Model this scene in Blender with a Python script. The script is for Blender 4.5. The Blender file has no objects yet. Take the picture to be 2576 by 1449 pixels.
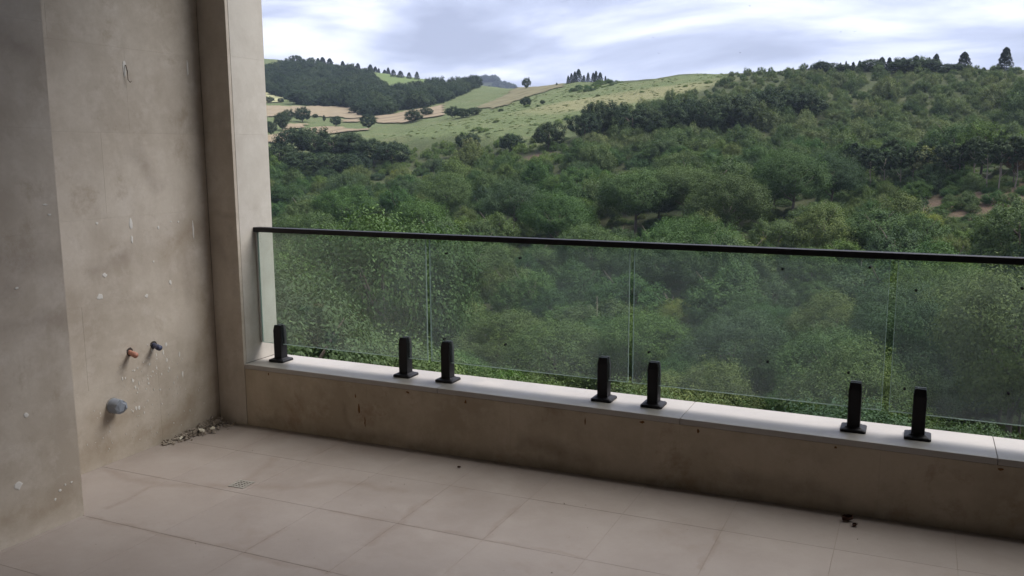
import bpy, bmesh, math, random
import numpy as np
from mathutils import Matrix, Vector

rng = np.random.default_rng(7)
random.seed(7)
scene = bpy.context.scene
COL = scene.collection

# ------------------------------------------------------------------ camera
F_PX, IMG_W, IMG_CX, IMG_CY = 2191.36, 2576.0, 1288.0, 724.5
CAM = np.array([3.5359, -3.6243, 1.5043])
YAW, PITCH, ROLL = 0.43875, 0.15504, -0.00534


def cam_axes(yaw, pit, rol):
    cy, sy, cp, sp = math.cos(yaw), math.sin(yaw), math.cos(pit), math.sin(pit)
    f = np.array([-sy * cp, cy * cp, -sp])
    r = np.array([cy, sy, 0.0])
    u = np.cross(r, f)
    c, s = math.cos(rol), math.sin(rol)
    return c * r + s * u, -s * r + c * u, f


AX_R, AX_U, AX_F = cam_axes(YAW, PITCH, ROLL)
cam_data = bpy.data.cameras.new('camera')
cam_data.sensor_width = 36.0
cam_data.lens = 36.0 * F_PX / IMG_W
cam_data.clip_start, cam_data.clip_end = 0.05, 12000
cam = bpy.data.objects.new('camera', cam_data)
COL.objects.link(cam)
cam.matrix_world = Matrix([[AX_R[i], AX_U[i], -AX_F[i], CAM[i]] for i in range(3)] + [[0, 0, 0, 1]])
scene.camera = cam

# ------------------------------------------------------------------ world
SUN_EL, SUN_AZ = math.radians(62), math.radians(61)      # azimuth from +Y towards +X
world = bpy.data.worlds.new('World')
scene.world = world
world.use_nodes = True
nt = world.node_tree
nt.nodes.clear()


def N(tree, typ, **kw):
    n = tree.nodes.new(typ)
    for k, v in kw.items():
        if k == 'op':
            n.operation = v
        elif k == 'ins':
            for i, x in v.items():
                n.inputs[i].default_value = x
        else:
            setattr(n, k, v)
    return n


def ramp(tree, stops, interp='LINEAR'):
    n = tree.nodes.new('ShaderNodeValToRGB')
    n.color_ramp.interpolation = interp
    e = n.color_ramp.elements
    while len(e) < len(stops):
        e.new(0.5)
    for el, (p, c) in zip(e, stops):
        el.position = p
        el.color = (c, c, c, 1) if isinstance(c, (int, float)) else (*c[:3], 1)
    return n


L = nt.links.new
sky = N(nt, 'ShaderNodeTexSky', sky_type='NISHITA', sun_disc=False, sun_elevation=SUN_EL, sun_rotation=SUN_AZ,
        altitude=400, air_density=1.2, dust_density=2.5, ozone_density=1.0)
tc = N(nt, 'ShaderNodeTexCoord')
sep = N(nt, 'ShaderNodeSeparateXYZ')
L(tc.outputs['Generated'], sep.inputs[0])
zz = N(nt, 'ShaderNodeMath', op='ADD', ins={1: 0.22})
zm = N(nt, 'ShaderNodeMath', op='MAXIMUM', ins={1: 0.0})
L(sep.outputs['Z'], zm.inputs[0])
L(zm.outputs[0], zz.inputs[0])
dx = N(nt, 'ShaderNodeMath', op='DIVIDE')
dy = N(nt, 'ShaderNodeMath', op='DIVIDE')
L(sep.outputs['X'], dx.inputs[0]); L(zz.outputs[0], dx.inputs[1])
L(sep.outputs['Y'], dy.inputs[0]); L(zz.outputs[0], dy.inputs[1])
cmb = N(nt, 'ShaderNodeCombineXYZ', ins={2: 3.7})
L(dx.outputs[0], cmb.inputs[0]); L(dy.outputs[0], cmb.inputs[1])
mp = N(nt, 'ShaderNodeMapping')
mp.inputs['Rotation'].default_value = (0, 0, -0.44)
mp.inputs['Location'].default_value = (7.7, -2.2, 0)
mp.inputs['Scale'].default_value = (0.72, 1.0, 1)
L(cmb.outputs[0], mp.inputs[0])
n1 = N(nt, 'ShaderNodeTexNoise', ins={'Scale': 1.5, 'Detail': 8.0, 'Roughness': 0.56, 'Distortion': 0.3})
L(mp.outputs[0], n1.inputs['Vector'])
crp = ramp(nt, [(0.42, (1.4, 1.5, 2.05)), (0.505, (2.0, 2.15, 2.85)), (0.575, (3.0, 3.12, 3.75)), (0.67, (4.5, 4.5, 4.75))])
L(n1.outputs['Fac'], crp.inputs[0])
mixw = N(nt, 'ShaderNodeMixRGB', ins={0: 0.93})
L(sky.outputs[0], mixw.inputs[1]); L(crp.outputs[0], mixw.inputs[2])
bg = N(nt, 'ShaderNodeBackground', ins={'Strength': 0.067})
L(mixw.outputs[0], bg.inputs[0])
wo = N(nt, 'ShaderNodeOutputWorld')
L(bg.outputs[0], wo.inputs[0])

sun_d = bpy.data.lights.new('sun', 'SUN')
sun_d.energy, sun_d.angle, sun_d.color = 1.5, math.radians(56), (1.0, 0.955, 0.875)
sun = bpy.data.objects.new('sun', sun_d)
COL.objects.link(sun)
sdir = Vector((math.sin(SUN_AZ) * math.cos(SUN_EL), math.cos(SUN_AZ) * math.cos(SUN_EL), math.sin(SUN_EL)))
sun.rotation_euler = sdir.to_track_quat('Z', 'Y').to_euler()
sun.location = (0, 0, 60)

vs = scene.view_settings
vs.view_transform, vs.look, vs.gamma, vs.use_curve_mapping = 'Standard', 'None', 1.0, False
vs.exposure = 2.27
scene.cycles.max_bounces = 8
scene.cycles.diffuse_bounces = 4
scene.cycles.glossy_bounces = 3
scene.cycles.transparent_max_bounces = 12
scene.cycles.volume_bounces = 0
scene.cycles.use_denoising = True


# ------------------------------------------------------------------ helpers
def tag(o, label=None, cat=None, group=None, kind=None):
    if label: o['label'] = label
    if cat: o['category'] = cat
    if group: o['group'] = group
    if kind: o['kind'] = kind
    return o


def link(name, data, parent=None, loc=None):
    o = bpy.data.objects.new(name, data)
    COL.objects.link(o)
    if parent is not None: o.parent = parent
    if loc is not None: o.location = loc
    return o


def empty(name, loc=(0, 0, 0)):
    o = link(name, None, None, loc)
    o.empty_display_size = 0.1
    return o


def mesh_bm(name, bm, mat, smooth=False):
    me = bpy.data.meshes.new(name)
    bm.normal_update()
    bm.to_mesh(me); bm.free()
    if mat: me.materials.append(mat)
    if smooth:
        me.polygons.foreach_set('use_smooth', [True] * len(me.polygons))
    return me


def box(bm, x0, x1, y0, y1, z0, z1, bev=0.0, seg=1):
    v = [bm.verts.new(p) for p in ((x0, y0, z0), (x1, y0, z0), (x1, y1, z0), (x0, y1, z0), (x0, y0, z1), (x1, y0, z1), (x1, y1, z1), (x0, y1, z1))]
    fs = [bm.faces.new([v[i] for i in q]) for q in ((0, 3, 2, 1), (4, 5, 6, 7), (0, 1, 5, 4), (1, 2, 6, 5), (2, 3, 7, 6), (3, 0, 4, 7))]
    if bev:
        es = list({e for f in fs for e in f.edges})
        bmesh.ops.bevel(bm, geom=es, offset=bev, segments=seg, affect='EDGES', profile=0.5)
    return v


def box_obj(name, dims, mat, parent=None, bev=0.0, seg=1):
    bm = bmesh.new()
    box(bm, *dims, bev=bev, seg=seg)
    return link(name, mesh_bm(name, bm, mat), parent)


def tube(bm, pts, rads, n=10, cap=True):
    rings = []
    for i, p in enumerate(pts):
        p = Vector(p)
        a = Vector(pts[max(i - 1, 0)]); b = Vector(pts[min(i + 1, len(pts) - 1)])
        d = (b - a).normalized()
        s = d.orthogonal().normalized() if abs(d.z) < 0.99 else Vector((1, 0, 0))
        if abs(d.z) < 0.95: s = d.cross(Vector((0, 0, 1))).normalized()
        t = d.cross(s)
        rings.append([bm.verts.new(p + rads[i] * (math.cos(k * 2 * math.pi / n) * s + math.sin(k * 2 * math.pi / n) * t)) for k in range(n)])
    for r0, r1 in zip(rings, rings[1:]):
        for k in range(n):
            bm.faces.new((r0[k], r0[(k + 1) % n], r1[(k + 1) % n], r1[k]))
    if cap:
        bm.faces.new(rings[0][::-1]); bm.faces.new(rings[-1])
    return rings


def np_mesh(name, verts, faces_flat, nper, mat, attrs=None):
    me = bpy.data.meshes.new(name)
    nf = len(faces_flat) // nper
    me.vertices.add(len(verts)); me.vertices.foreach_set('co', np.asarray(verts, np.float32).ravel())
    me.loops.add(len(faces_flat)); me.loops.foreach_set('vertex_index', np.asarray(faces_flat, np.int32))
    me.polygons.add(nf)
    me.polygons.foreach_set('loop_start', np.arange(0, nf * nper, nper, dtype=np.int32))
    for k, arr in (attrs or {}).items():
        a = me.attributes.new(k, 'FLOAT', 'POINT')
        a.data.foreach_set('value', np.asarray(arr, np.float32))
    if mat: me.materials.append(mat)
    me.update(calc_edges=True)
    return me


# ------------------------------------------------------------------ materials
def new_mat(name):
    m = bpy.data.materials.new(name)
    m.use_nodes = True
    t = m.node_tree
    b = t.nodes['Principled BSDF']
    return m, t, b, t.links.new


def pos_vec(t, scale=(1, 1, 1), obj=False):
    m = t.nodes.new('ShaderNodeMapping')
    m.inputs['Scale'].default_value = scale
    if obj:
        t.links.new(t.nodes.new('ShaderNodeTexCoord').outputs['Object'], m.inputs[0])
    else:
        t.links.new(t.nodes.new('ShaderNodeNewGeometry').outputs['Position'], m.inputs[0])
    return m.outputs[0]


def mixc(t, fac, a, b, mode='MIX'):
    n = t.nodes.new('ShaderNodeMixRGB'); n.blend_type = mode
    for i, v in ((0, fac), (1, a), (2, b)):
        if hasattr(v, 'links') or hasattr(v, 'is_linked'):
            t.links.new(v, n.inputs[i])
        else:
            n.inputs[i].default_value = v if isinstance(v, (int, float)) else (*v[:3], 1)
    return n.outputs[0]


def noise(t, vec, scale, detail=4, rough=0.55, dist=0.0):
    n = N(t, 'ShaderNodeTexNoise', ins={'Scale': scale, 'Detail': detail, 'Roughness': rough, 'Distortion': dist})
    t.links.new(vec, n.inputs['Vector'])
    return n.outputs['Fac']


def band(t, val, lo, hi, a=0.0, b=1.0):
    n = N(t, 'ShaderNodeMapRange', ins={1: lo, 2: hi, 3: a, 4: b})
    t.links.new(val, n.inputs[0])
    return n.outputs[0]


def bump(t, bsdf, height, strength, dist=0.01):
    n = N(t, 'ShaderNodeBump', ins={'Strength': strength, 'Distance': dist})
    t.links.new(height, n.inputs['Height'])
    t.links.new(n.outputs[0], bsdf.inputs['Normal'])


def stone(name, base, dark, light, rough=0.6, stain=0.0, stain_col=(0.2, 0.11, 0.05), spec=0.35, sc=1.0):
    m, t, b, lk = new_mat(name)
    p = pos_vec(t)
    big = noise(t, p, 2.1 * sc, 7, 0.68, 0.15)
    mid = noise(t, p, 6.5 * sc, 7, 0.7, 0.1)
    fine = noise(t, p, 55 * sc, 5, 0.7)
    pv = pos_vec(t, (1, 1, 0.16))
    streak = noise(t, pv, 9 * sc, 4, 0.6)
    c = mixc(t, band(t, big, 0.40, 0.62), base, dark)
    c = mixc(t, band(t, mid, 0.5, 0.72, 0, 0.75), c, light)
    c = mixc(t, band(t, streak, 0.55, 0.75, 0, 0.35), c, dark)
    oi = t.nodes.new('ShaderNodeObjectInfo')
    c = mixc(t, 1.0, c, mixc(t, oi.outputs['Random'], (0.975, 0.975, 0.975), (1.02, 1.02, 1.015)), 'MULTIPLY')
    c = mixc(t, band(t, fine, 0.3, 0.7, 0.0, 0.22), c, dark)
    if stain:
        s1 = noise(t, p, 3.2, 8, 0.75, 0.2)
        c = mixc(t, band(t, s1, 0.56, 0.7, 0, stain), c, stain_col)
    lk(c, b.inputs['Base Color'])
    lk(band(t, mid, 0.3, 0.7, rough - 0.1, rough + 0.12), b.inputs['Roughness'])
    b.inputs['Specular IOR Level'].default_value = spec
    bump(t, b, fine, 0.12, 0.004)
    return m


M_WALL = stone('wall_stone', (0.55, 0.498, 0.436), (0.41, 0.358, 0.30), (0.61, 0.563, 0.515), 0.62, 0.55, (0.28, 0.215, 0.145))
M_PARA = stone('parapet_stone', (0.50, 0.425, 0.33), (0.37, 0.305, 0.225), (0.56, 0.49, 0.4), 0.6, 0.5, (0.2, 0.10, 0.04))
M_PILLAR = stone('pillar_stone', (0.58, 0.55, 0.505), (0.47, 0.435, 0.39), (0.63, 0.60, 0.56), 0.6, 0.2, (0.22, 0.18, 0.13))
M_COPING = stone('coping_stone', (0.40, 0.374, 0.35), (0.355, 0.33, 0.308), (0.43, 0.402, 0.378), 0.42, 0.0, spec=0.5)
M_TILE = stone('floor_tile', (0.31, 0.272, 0.252), (0.268, 0.23, 0.21), (0.335, 0.30, 0.28), 0.58, 0.3, (0.22, 0.165, 0.13), sc=0.7)
M_GROUT = stone('grout', (0.27, 0.225, 0.195), (0.22, 0.18, 0.155), (0.3, 0.26, 0.225), 0.9)
M_PLASTER = stone('ceiling_plaster', (0.66, 0.64, 0.61), (0.6, 0.58, 0.55), (0.7, 0.68, 0.65), 0.9)
M_HOUSE = stone('house_wall', (0.40, 0.37, 0.335), (0.33, 0.30, 0.27), (0.45, 0.42, 0.385), 0.8)
M_CORE = stone('concrete_core', (0.3, 0.28, 0.25), (0.22, 0.2, 0.18), (0.36, 0.34, 0.31), 0.9)


def seg_mask(t, p, a, b, w):
    vm = lambda op, x, y: (lambda n: (t.links.new(x, n.inputs[0]) if hasattr(x, 'is_linked') else setattr(n.inputs[0], 'default_value', x), t.links.new(y, n.inputs[1]) if hasattr(y, 'is_linked') else setattr(n.inputs[1], 'default_value', y), n)[2])(N(t, 'ShaderNodeVectorMath', op=op))
    flatten = len(a) == 2
    a, b = (tuple(a) + (0,))[:3], (tuple(b) + (0,))[:3]
    ba = tuple(b[q] - a[q] for q in range(3))
    flat = vm('MULTIPLY', p, (1, 1, 0 if flatten else 1)).outputs[0]
    pa = vm('SUBTRACT', flat, a).outputs[0]
    h = N(t, 'ShaderNodeMath', op='DIVIDE', use_clamp=True, ins={1: sum(q * q for q in ba)})
    t.links.new(vm('DOT_PRODUCT', pa, ba).outputs['Value'], h.inputs[0])
    sc = N(t, 'ShaderNodeVectorMath', op='SCALE'); sc.inputs[0].default_value = ba
    t.links.new(h.outputs[0], sc.inputs['Scale'])
    ds_ = vm('DISTANCE', pa, sc.outputs[0]).outputs['Value']
    return band(t, ds_, 0.0, w, 1.0, 0.0)


def add_stains(m, segs, col, amount):
    t = m.node_tree
    b = t.nodes['Principled BSDF']
    src = b.inputs['Base Color'].links[0].from_socket
    p = t.nodes.new('ShaderNodeNewGeometry').outputs['Position']
    wob = N(t, 'ShaderNodeTexNoise', ins={'Scale': 7.0, 'Detail': 5.0}); t.links.new(p, wob.inputs['Vector'])
    off = N(t, 'ShaderNodeVectorMath', op='SUBTRACT'); t.links.new(wob.outputs['Color'], off.inputs[0]); off.inputs[1].default_value = (0.5, 0.5, 0.5)
    sc = N(t, 'ShaderNodeVectorMath', op='SCALE'); sc.inputs['Scale'].default_value = 0.10; t.links.new(off.outputs[0], sc.inputs[0])
    ad = N(t, 'ShaderNodeVectorMath', op='ADD'); t.links.new(p, ad.inputs[0]); t.links.new(sc.outputs[0], ad.inputs[1])
    pw = ad.outputs[0]
    acc = None
    for a, b_, w in segs:
        k = seg_mask(t, pw, a, b_, w)
        if acc is None: acc = k
        else:
            mx = N(t, 'ShaderNodeMath', op='MAXIMUM'); t.links.new(acc, mx.inputs[0]); t.links.new(k, mx.inputs[1]); acc = mx.outputs[0]
    pat = band(t, noise(t, p, 9, 6, 0.7), 0.3, 0.7, 0.2, 1.0)
    mm = N(t, 'ShaderNodeMath', op='MULTIPLY'); t.links.new(acc, mm.inputs[0]); t.links.new(pat, mm.inputs[1])
    m3 = N(t, 'ShaderNodeMath', op='MULTIPLY', ins={1: amount}); t.links.new(mm.outputs[0], m3.inputs[0])
    t.links.new(mixc(t, m3.outputs[0], src, col), b.inputs['Base Color'])


FLOOR_STAINS = [((0.80, -0.66), (0.77, -0.53), 0.045), ((0.77, -0.53), (0.70, -0.38), 0.045), ((0.86, -0.71), (1.01, -0.66), 0.05), ((1.01, -0.66), (1.19, -0.51), 0.06), ((1.19, -0.51), (1.52, -0.50), 0.045),
                ((0.05, -0.84), (0.45, -0.87), 0.035), ((0.45, -0.87), (0.78, -0.75), 0.045), ((0.45, -0.85), (0.45, -1.15), 0.025), ((0.48, -1.25), (1.7, -1.25), 0.022), ((1.69, -0.55), (1.69, -1.0), 0.03), ((1.35, -0.80), (2.5, -0.79), 0.018), ((2.08, -0.45), (2.08, -0.8), 0.02), ((2.9, -0.35), (2.9, -0.7), 0.016), ((1.29, -1.0), (1.29, -1.25), 0.02)]
add_stains(M_WALL, [((.424, -1.25, 1.08), (.424, -1.62, 1.13), .09), ((.424, -1.27, .84), (.424, -1.62, .87), .06), ((.424, -1.48, 1.0), (.424, -1.62, .96), .07), ((.424, -1.3, 1.9), (.424, -1.6, 2.0), .08),
                    ((.07, 0, 1.185), (.19, 0, 1.16), .035), ((.05, 0, 1.03), (.13, 0, .88), .06), ((.15, 0, 1.1), (.16, 0, .75), .04), ((0, -.47, 1.52), (0, -.36, 1.36), .07), ((0, -.75, .95), (0, -.55, 1.02), .06), ((0, -.2, .95), (0, -.15, .75), .06)], (0.2, 0.155, 0.13), 0.4)
add_stains(M_WALL, [((0, -.9, .06), (0, -.3, .08), .11), ((0, -.05, .0), (0, -.07, .75), .10), ((0, -.25, .1), (0, -.12, .45), .12), ((0, -.62, .2), (0, -.8, .25), .10), ((0, -.3, 1.0), (0, -.1, 1.1), .1), ((.424, -1.28, .1), (.424, -1.6, .12), .09)], (0.25, 0.185, 0.115), 0.6)
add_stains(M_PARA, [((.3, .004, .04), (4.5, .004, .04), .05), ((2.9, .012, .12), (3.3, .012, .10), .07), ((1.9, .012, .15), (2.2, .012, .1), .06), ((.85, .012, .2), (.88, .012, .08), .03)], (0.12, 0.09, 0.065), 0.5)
add_stains(M_TILE, FLOOR_STAINS, (0.17, 0.12, 0.09), 0.45)


def simple(name, col, rough=0.5, metal=0.0, spec=0.5, var=0.12, bumpy=0.0):
    m, t, b, lk = new_mat(name)
    f = noise(t, pos_vec(t), 60, 5, 0.65)
    c = mixc(t, f, tuple(x * (1 - var) for x in col), tuple(min(1, x * (1 + var)) for x in col))
    lk(c, b.inputs['Base Color'])
    lk(band(t, f, 0.3, 0.7, rough - 0.06, rough + 0.08), b.inputs['Roughness'])
    b.inputs['Metallic'].default_value = metal
    b.inputs['Specular IOR Level'].default_value = spec
    if bumpy: bump(t, b, f, bumpy, 0.003)
    return m


M_BLACK = simple('black_powder_coat', (0.009, 0.0085, 0.012), 0.5, 0, 0.3)
M_RUBBER = simple('black_rubber', (0.01, 0.01, 0.01), 0.8)
M_SPLASH = simple('dried_plaster', (0.65, 0.635, 0.61), 0.9, 0, 0.2, 0.1)
M_REDPIPE = simple('salmon_pipe', (0.45, 0.215, 0.16), 0.5)
M_RED = simple('red_plug', (0.62, 0.03, 0.03), 0.4)
M_BLUEPIPE = simple('blue_pipe', (0.06, 0.07, 0.13), 0.45)
M_BLUE = simple('blue_plug', (0.012, 0.012, 0.2), 0.35)
M_GREYPIPE = simple('grey_plastic', (0.20, 0.225, 0.27), 0.45)
M_HOLE_SHADE = simple('hole_shade', (0.06, 0.05, 0.045), 0.95)  # near-black colour painted where a recess would lie in shade
M_STEEL = simple('drain_metal', (0.36, 0.34, 0.31), 0.45, 0.3)
M_RUBBLE = simple('rubble', (0.27, 0.235, 0.2), 0.95, 0, 0.2, 0.4, 0.4)
M_CHIP = simple('tile_chip', (0.55, 0.52, 0.44), 0.8, 0, 0.3, 0.15)
M_LEAFDRY = simple('dry_leaf', (0.10, 0.05, 0.038), 0.8, 0, 0.3, 0.4)
M_BIRD = simple('bird_dark', (0.03, 0.03, 0.035), 0.8)
M_WIRE = simple('rusty_wire', (0.11, 0.075, 0.05), 0.7, 0.2)
M_RUSTS = simple('rust_stain', (0.17, 0.085, 0.035), 0.9, 0, 0.2, 0.4)
M_SEAL = simple('clear_seal', (0.62, 0.62, 0.6), 0.35)


def glass_mats():
    m, t, b, lk = new_mat('dusty_glass')
    t.nodes.remove(b)
    out = t.nodes['Material Output']
    p = pos_vec(t)
    fr = N(t, 'ShaderNodeFresnel', ins={'IOR': 1.45})
    tr = N(t, 'ShaderNodeBsdfTransparent', ins={0: (0.90, 0.945, 0.92, 1)})
    gl = N(t, 'ShaderNodeBsdfGlossy', ins={'Roughness': 0.02})
    m1 = t.nodes.new('ShaderNodeMixShader')
    frs = N(t, 'ShaderNodeMath', op='MULTIPLY', ins={1: 0.8})
    lk(fr.outputs[0], frs.inputs[0])
    lk(frs.outputs[0], m1.inputs[0]); lk(tr.outputs[0], m1.inputs[1]); lk(gl.outputs[0], m1.inputs[2])
    df = N(t, 'ShaderNodeBsdfDiffuse', ins={0: (0.62, 0.66, 0.66, 1)})
    tl = N(t, 'ShaderNodeBsdfTranslucent', ins={0: (0.62, 0.68, 0.68, 1)})
    dm = N(t, 'ShaderNodeMixShader', ins={0: 0.6})
    lk(df.outputs[0], dm.inputs[1]); lk(tl.outputs[0], dm.inputs[2])
    n = noise(t, p, 1.6, 6, 0.62, 0.4)
    n2 = noise(t, pos_vec(t, (1, 1, 0.35)), 14, 5, 0.7)
    w = band(t, n, 0.35, 0.75, 0.026, 0.085)
    w2 = band(t, n2, 0.55, 0.8, 0.0, 0.03)
    ad = N(t, 'ShaderNodeMath', op='ADD'); lk(w, ad.inputs[0]); lk(w2, ad.inputs[1])
    m2 = t.nodes.new('ShaderNodeMixShader')
    lk(ad.outputs[0], m2.inputs[0]); lk(m1.outputs[0], m2.inputs[1]); lk(dm.outputs[0], m2.inputs[2])
    lk(m2.outputs[0], out.inputs[0])
    e, t, b, lk = new_mat('glass_edge')
    t.nodes.remove(b)
    out = t.nodes['Material Output']
    df = N(t, 'ShaderNodeBsdfDiffuse', ins={0: (0.38, 0.46, 0.43, 1)})
    tl = N(t, 'ShaderNodeBsdfTranslucent', ins={0: (0.42, 0.51, 0.47, 1)})
    tr = N(t, 'ShaderNodeBsdfTransparent', ins={0: (0.7, 0.84, 0.78, 1)})
    a = N(t, 'ShaderNodeMixShader', ins={0: 0.5}); lk(df.outputs[0], a.inputs[1]); lk(tl.outputs[0], a.inputs[2])
    c = N(t, 'ShaderNodeMixShader', ins={0: 0.25}); lk(a.outputs[0], c.inputs[1]); lk(tr.outputs[0], c.inputs[2])
    lk(c.outputs[0], out.inputs[0])
    return m, e


M_GLASS, M_GEDGE = glass_mats()


def leaf_mat(name, stops, use_attr, transl=0.2, dim=1.15):
    """stops: list of (pos, colour) picked per tree; 'tint' varies leaf by leaf."""
    m, t, b, lk = new_mat(name)
    out = t.nodes['Material Output']
    if use_attr:
        hv = N(t, 'ShaderNodeAttribute', attribute_name='hue').outputs['Fac']
    else:
        hv = t.nodes.new('ShaderNodeObjectInfo').outputs['Random']
    r = ramp(t, [(p, tuple(x * dim for x in c)) for p, c in stops])
    lk(hv, r.inputs[0])
    tv = N(t, 'ShaderNodeAttribute', attribute_name='tint').outputs['Fac']
    tr = ramp(t, [(0.0, (0.55, 0.62, 0.62)), (0.5, (1.0, 1.0, 1.0)), (0.85, (1.3, 1.28, 1.1)), (1.0, (1.6, 1.5, 1.25))])
    lk(tv, tr.inputs[0])
    c = mixc(t, 1.0, r.outputs[0], tr.outputs[0], 'MULTIPLY')
    c = mixc(t, 1.0, c, (1.0, 1.05, 0.94), 'MULTIPLY')
    lk(c, b.inputs['Base Color'])
    b.inputs['Roughness'].default_value = 0.65
    b.inputs['Specular IOR Level'].default_value = 0.1
    tl = t.nodes.new('ShaderNodeBsdfTranslucent')
    lk(mixc(t, 1.0, c, (1.1, 1.25, 0.6), 'MULTIPLY'), tl.inputs[0])
    mx = N(t, 'ShaderNodeMixShader', ins={0: transl})
    lk(b.outputs[0], mx.inputs[1]); lk(tl.outputs[0], mx.inputs[2]); lk(mx.outputs[0], out.inputs[0])
    return m


GREENS = [(0.0, (0.026, 0.050, 0.025)), (0.1, (0.098, 0.116, 0.046)), (0.22, (0.060, 0.094, 0.038)), (0.38, (0.038, 0.072, 0.032)), (0.52, (0.078, 0.104, 0.046)), (0.66, (0.042, 0.084, 0.030)), (0.8, (0.088, 0.122, 0.036)), (0.9, (0.06, 0.086, 0.046)), (1.0, (0.036, 0.062, 0.034))]
SCRUB = [(0.0, (0.036, 0.056, 0.030)), (0.3, (0.060, 0.086, 0.042)), (0.55, (0.080, 0.104, 0.050)), (0.8, (0.066, 0.098, 0.044)), (0.92, (0.095, 0.096, 0.058)), (1.0, (0.10, 0.14, 0.045))]
DARKS = [(0.0, (0.030, 0.050, 0.030)), (0.5, (0.040, 0.062, 0.034)), (1.0, (0.052, 0.072, 0.038))]
M_LEAF = leaf_mat('foliage', GREENS, False)
M_DARK = leaf_mat('dark_foliage', DARKS, False, 0.15, 0.95)
M_CONIF = leaf_mat('conifer_foliage', [(0.0, (0.014, 0.022, 0.017)), (1.0, (0.026, 0.040, 0.026))], False, 0.1)
M_BRIGHT = leaf_mat('fresh_foliage', [(0.0, (0.10, 0.19, 0.04)), (1.0, (0.15, 0.25, 0.05))], False, 0.35)
M_OLIVE = leaf_mat('olive_foliage', [(0.0, (0.10, 0.11, 0.06)), (1.0, (0.13, 0.135, 0.075))], False, 0.25)
M_RUST = leaf_mat('rusty_foliage', [(0.0, (0.10, 0.062, 0.04)), (1.0, (0.12, 0.075, 0.05))], False, 0.2)
M_GRASSO = leaf_mat('grass_blades', [(0.0, (0.09, 0.125, 0.046)), (0.5, (0.12, 0.148, 0.06)), (1.0, (0.15, 0.16, 0.078))], False, 0.3, 1.0)
M_BARK = simple('bark', (0.115, 0.095, 0.078), 0.9, 0, 0.2, 0.35, 0.5)
M_PALEBARK = simple('pale_bark', (0.24, 0.205, 0.175), 0.9, 0, 0.2, 0.3, 0.4)

# ------------------------------------------------------------------ landscape heights
AZ0 = math.atan2(AX_F[0], AX_F[1])


def az_of_u(u, v=382.0):
    d = AX_F + AX_R * ((u - IMG_CX) / F_PX) - AX_U * ((v - IMG_CY) / F_PX)
    return math.atan2(d[0], d[1])


def z_from(u, d, v):
    q = AX_F + AX_R * ((u - IMG_CX) / F_PX) - AX_U * ((v - IMG_CY) / F_PX)
    return CAM[2] + d * q[2] / math.hypot(q[0], q[1])


# column -> list of (range, ('z', height) or ('v', sight line row))
COLS = {
    640: [(0, -9), (14, -9), (24, -9), (34, -9.5), (50, -12), (75, -12.5), (110, -10), (160, -4.5), (205, 'v366'), (250, 'v340'), (310, 'v296'), (345, 'v268'), (380, 'v252'), (470, 'v196'), (560, 'v144'), (640, 'v150')],
    820: [(0, -9), (14, -9.5), (24, -9.5), (34, -10), (50, -12.5), (75, -13), (110, -10), (160, -4.5), (205, 'v362'), (250, 'v336'), (310, 'v298'), (345, 'v268'), (380, 'v254'), (470, 'v208'), (560, 'v160'), (640, 'v168')],
    1000: [(0, -10), (14, -11), (30, -12.5), (50, -13.5), (75, -13), (110, -9.5), (160, -4), (200, 'v348'), (250, 'v318'), (310, 'v284'), (370, 'v258'), (450, 'v214'), (540, 'v188'), (620, 'v196')],
    1150: [(0, -10), (14, -11.5), (30, -13), (50, -14), (75, -13), (110, -9), (160, -2.5), (200, 'v322'), (250, 'v290'), (310, 'v268'), (390, 'v240'), (480, 'v206'), (560, 'v212')],
    1300: [(0, -10), (14, -11.5), (30, -13.5), (50, -14), (75, -12.5), (110, -8), (150, -1.0), (190, 'v318'), (230, 'v278'), (280, 'v252'), (340, 'v228'), (400, 'v222'), (480, 'v226')],
    1450: [(0, -10), (14, -11.5), (30, -13.5), (50, -14), (75, -12), (110, -7), (150, 'v366'), (190, 'v298'), (250, 'v246'), (330, 'v205'), (400, 'v214')],
    1700: [(0, -10), (14, -11.5), (30, -13), (50, -13), (75, -11), (110, -5), (145, 'v366'), (180, 'v292'), (215, 'v238'), (262, 'v187'), (320, 'v196')],
    2000: [(0, -10), (14, -11), (30, -12.5), (50, -12), (80, -8.5), (110, -4), (140, 'v386'), (170, 'v300'), (200, 'v222'), (236, 'v172'), (290, 'v186')],
    2300: [(0, -10), (14, -11), (30, -12), (50, -11.5), (80, -8), (110, -3), (140, 'v382'), (170, 'v296'), (198, 'v216'), (222, 'v172'), (270, 'v188')],
    2576: [(0, -10), (14, -10.5), (30, -11), (50, -10), (80, -6), (108, -1.5), (135, 'v384'), (165, 'v298'), (192, 'v214'), (214, 'v172'), (260, 'v190')],
}
DG = np.concatenate([np.arange(0, 700, 2.0), np.arange(700, 1001, 20)])
_az, _tab = [], []
for u in sorted(COLS):
    ds, zs = [], []
    for d, h in COLS[u]:
        ds.append(d)
        zs.append(z_from(u, d, float(h[1:])) if isinstance(h, str) else float(h))
    ds += [ds[-1] + 250, 1000]
    zs += [zs[-1] - 22, -30]
    z = np.interp(DG, ds, zs)
    k = np.exp(-0.5 * (np.arange(-6, 7) / 2.6) ** 2); k /= k.sum()
    zp = np.pad(z, 6, mode='edge')
    zsm = np.convolve(zp, k, 'valid')
    _az.append(az_of_u(u)); _tab.append(zsm)
_az = np.array(_az); _tab = np.array(_tab)


def vnoise(x, y):
    return (np.sin(x * 0.21 + 1.3 * np.sin(y * 0.13)) + np.sin(y * 0.27 + 1.7 * np.sin(x * 0.11 + 2)) + 0.6 * np.sin(x * 0.53 + y * 0.41)) / 2.6


HILL_C = CAM[:2] + 1500 * np.array([math.sin(az_of_u(1215)), math.cos(az_of_u(1215))])
HILL_TOP = z_from(1215, 1500, 208)


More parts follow.
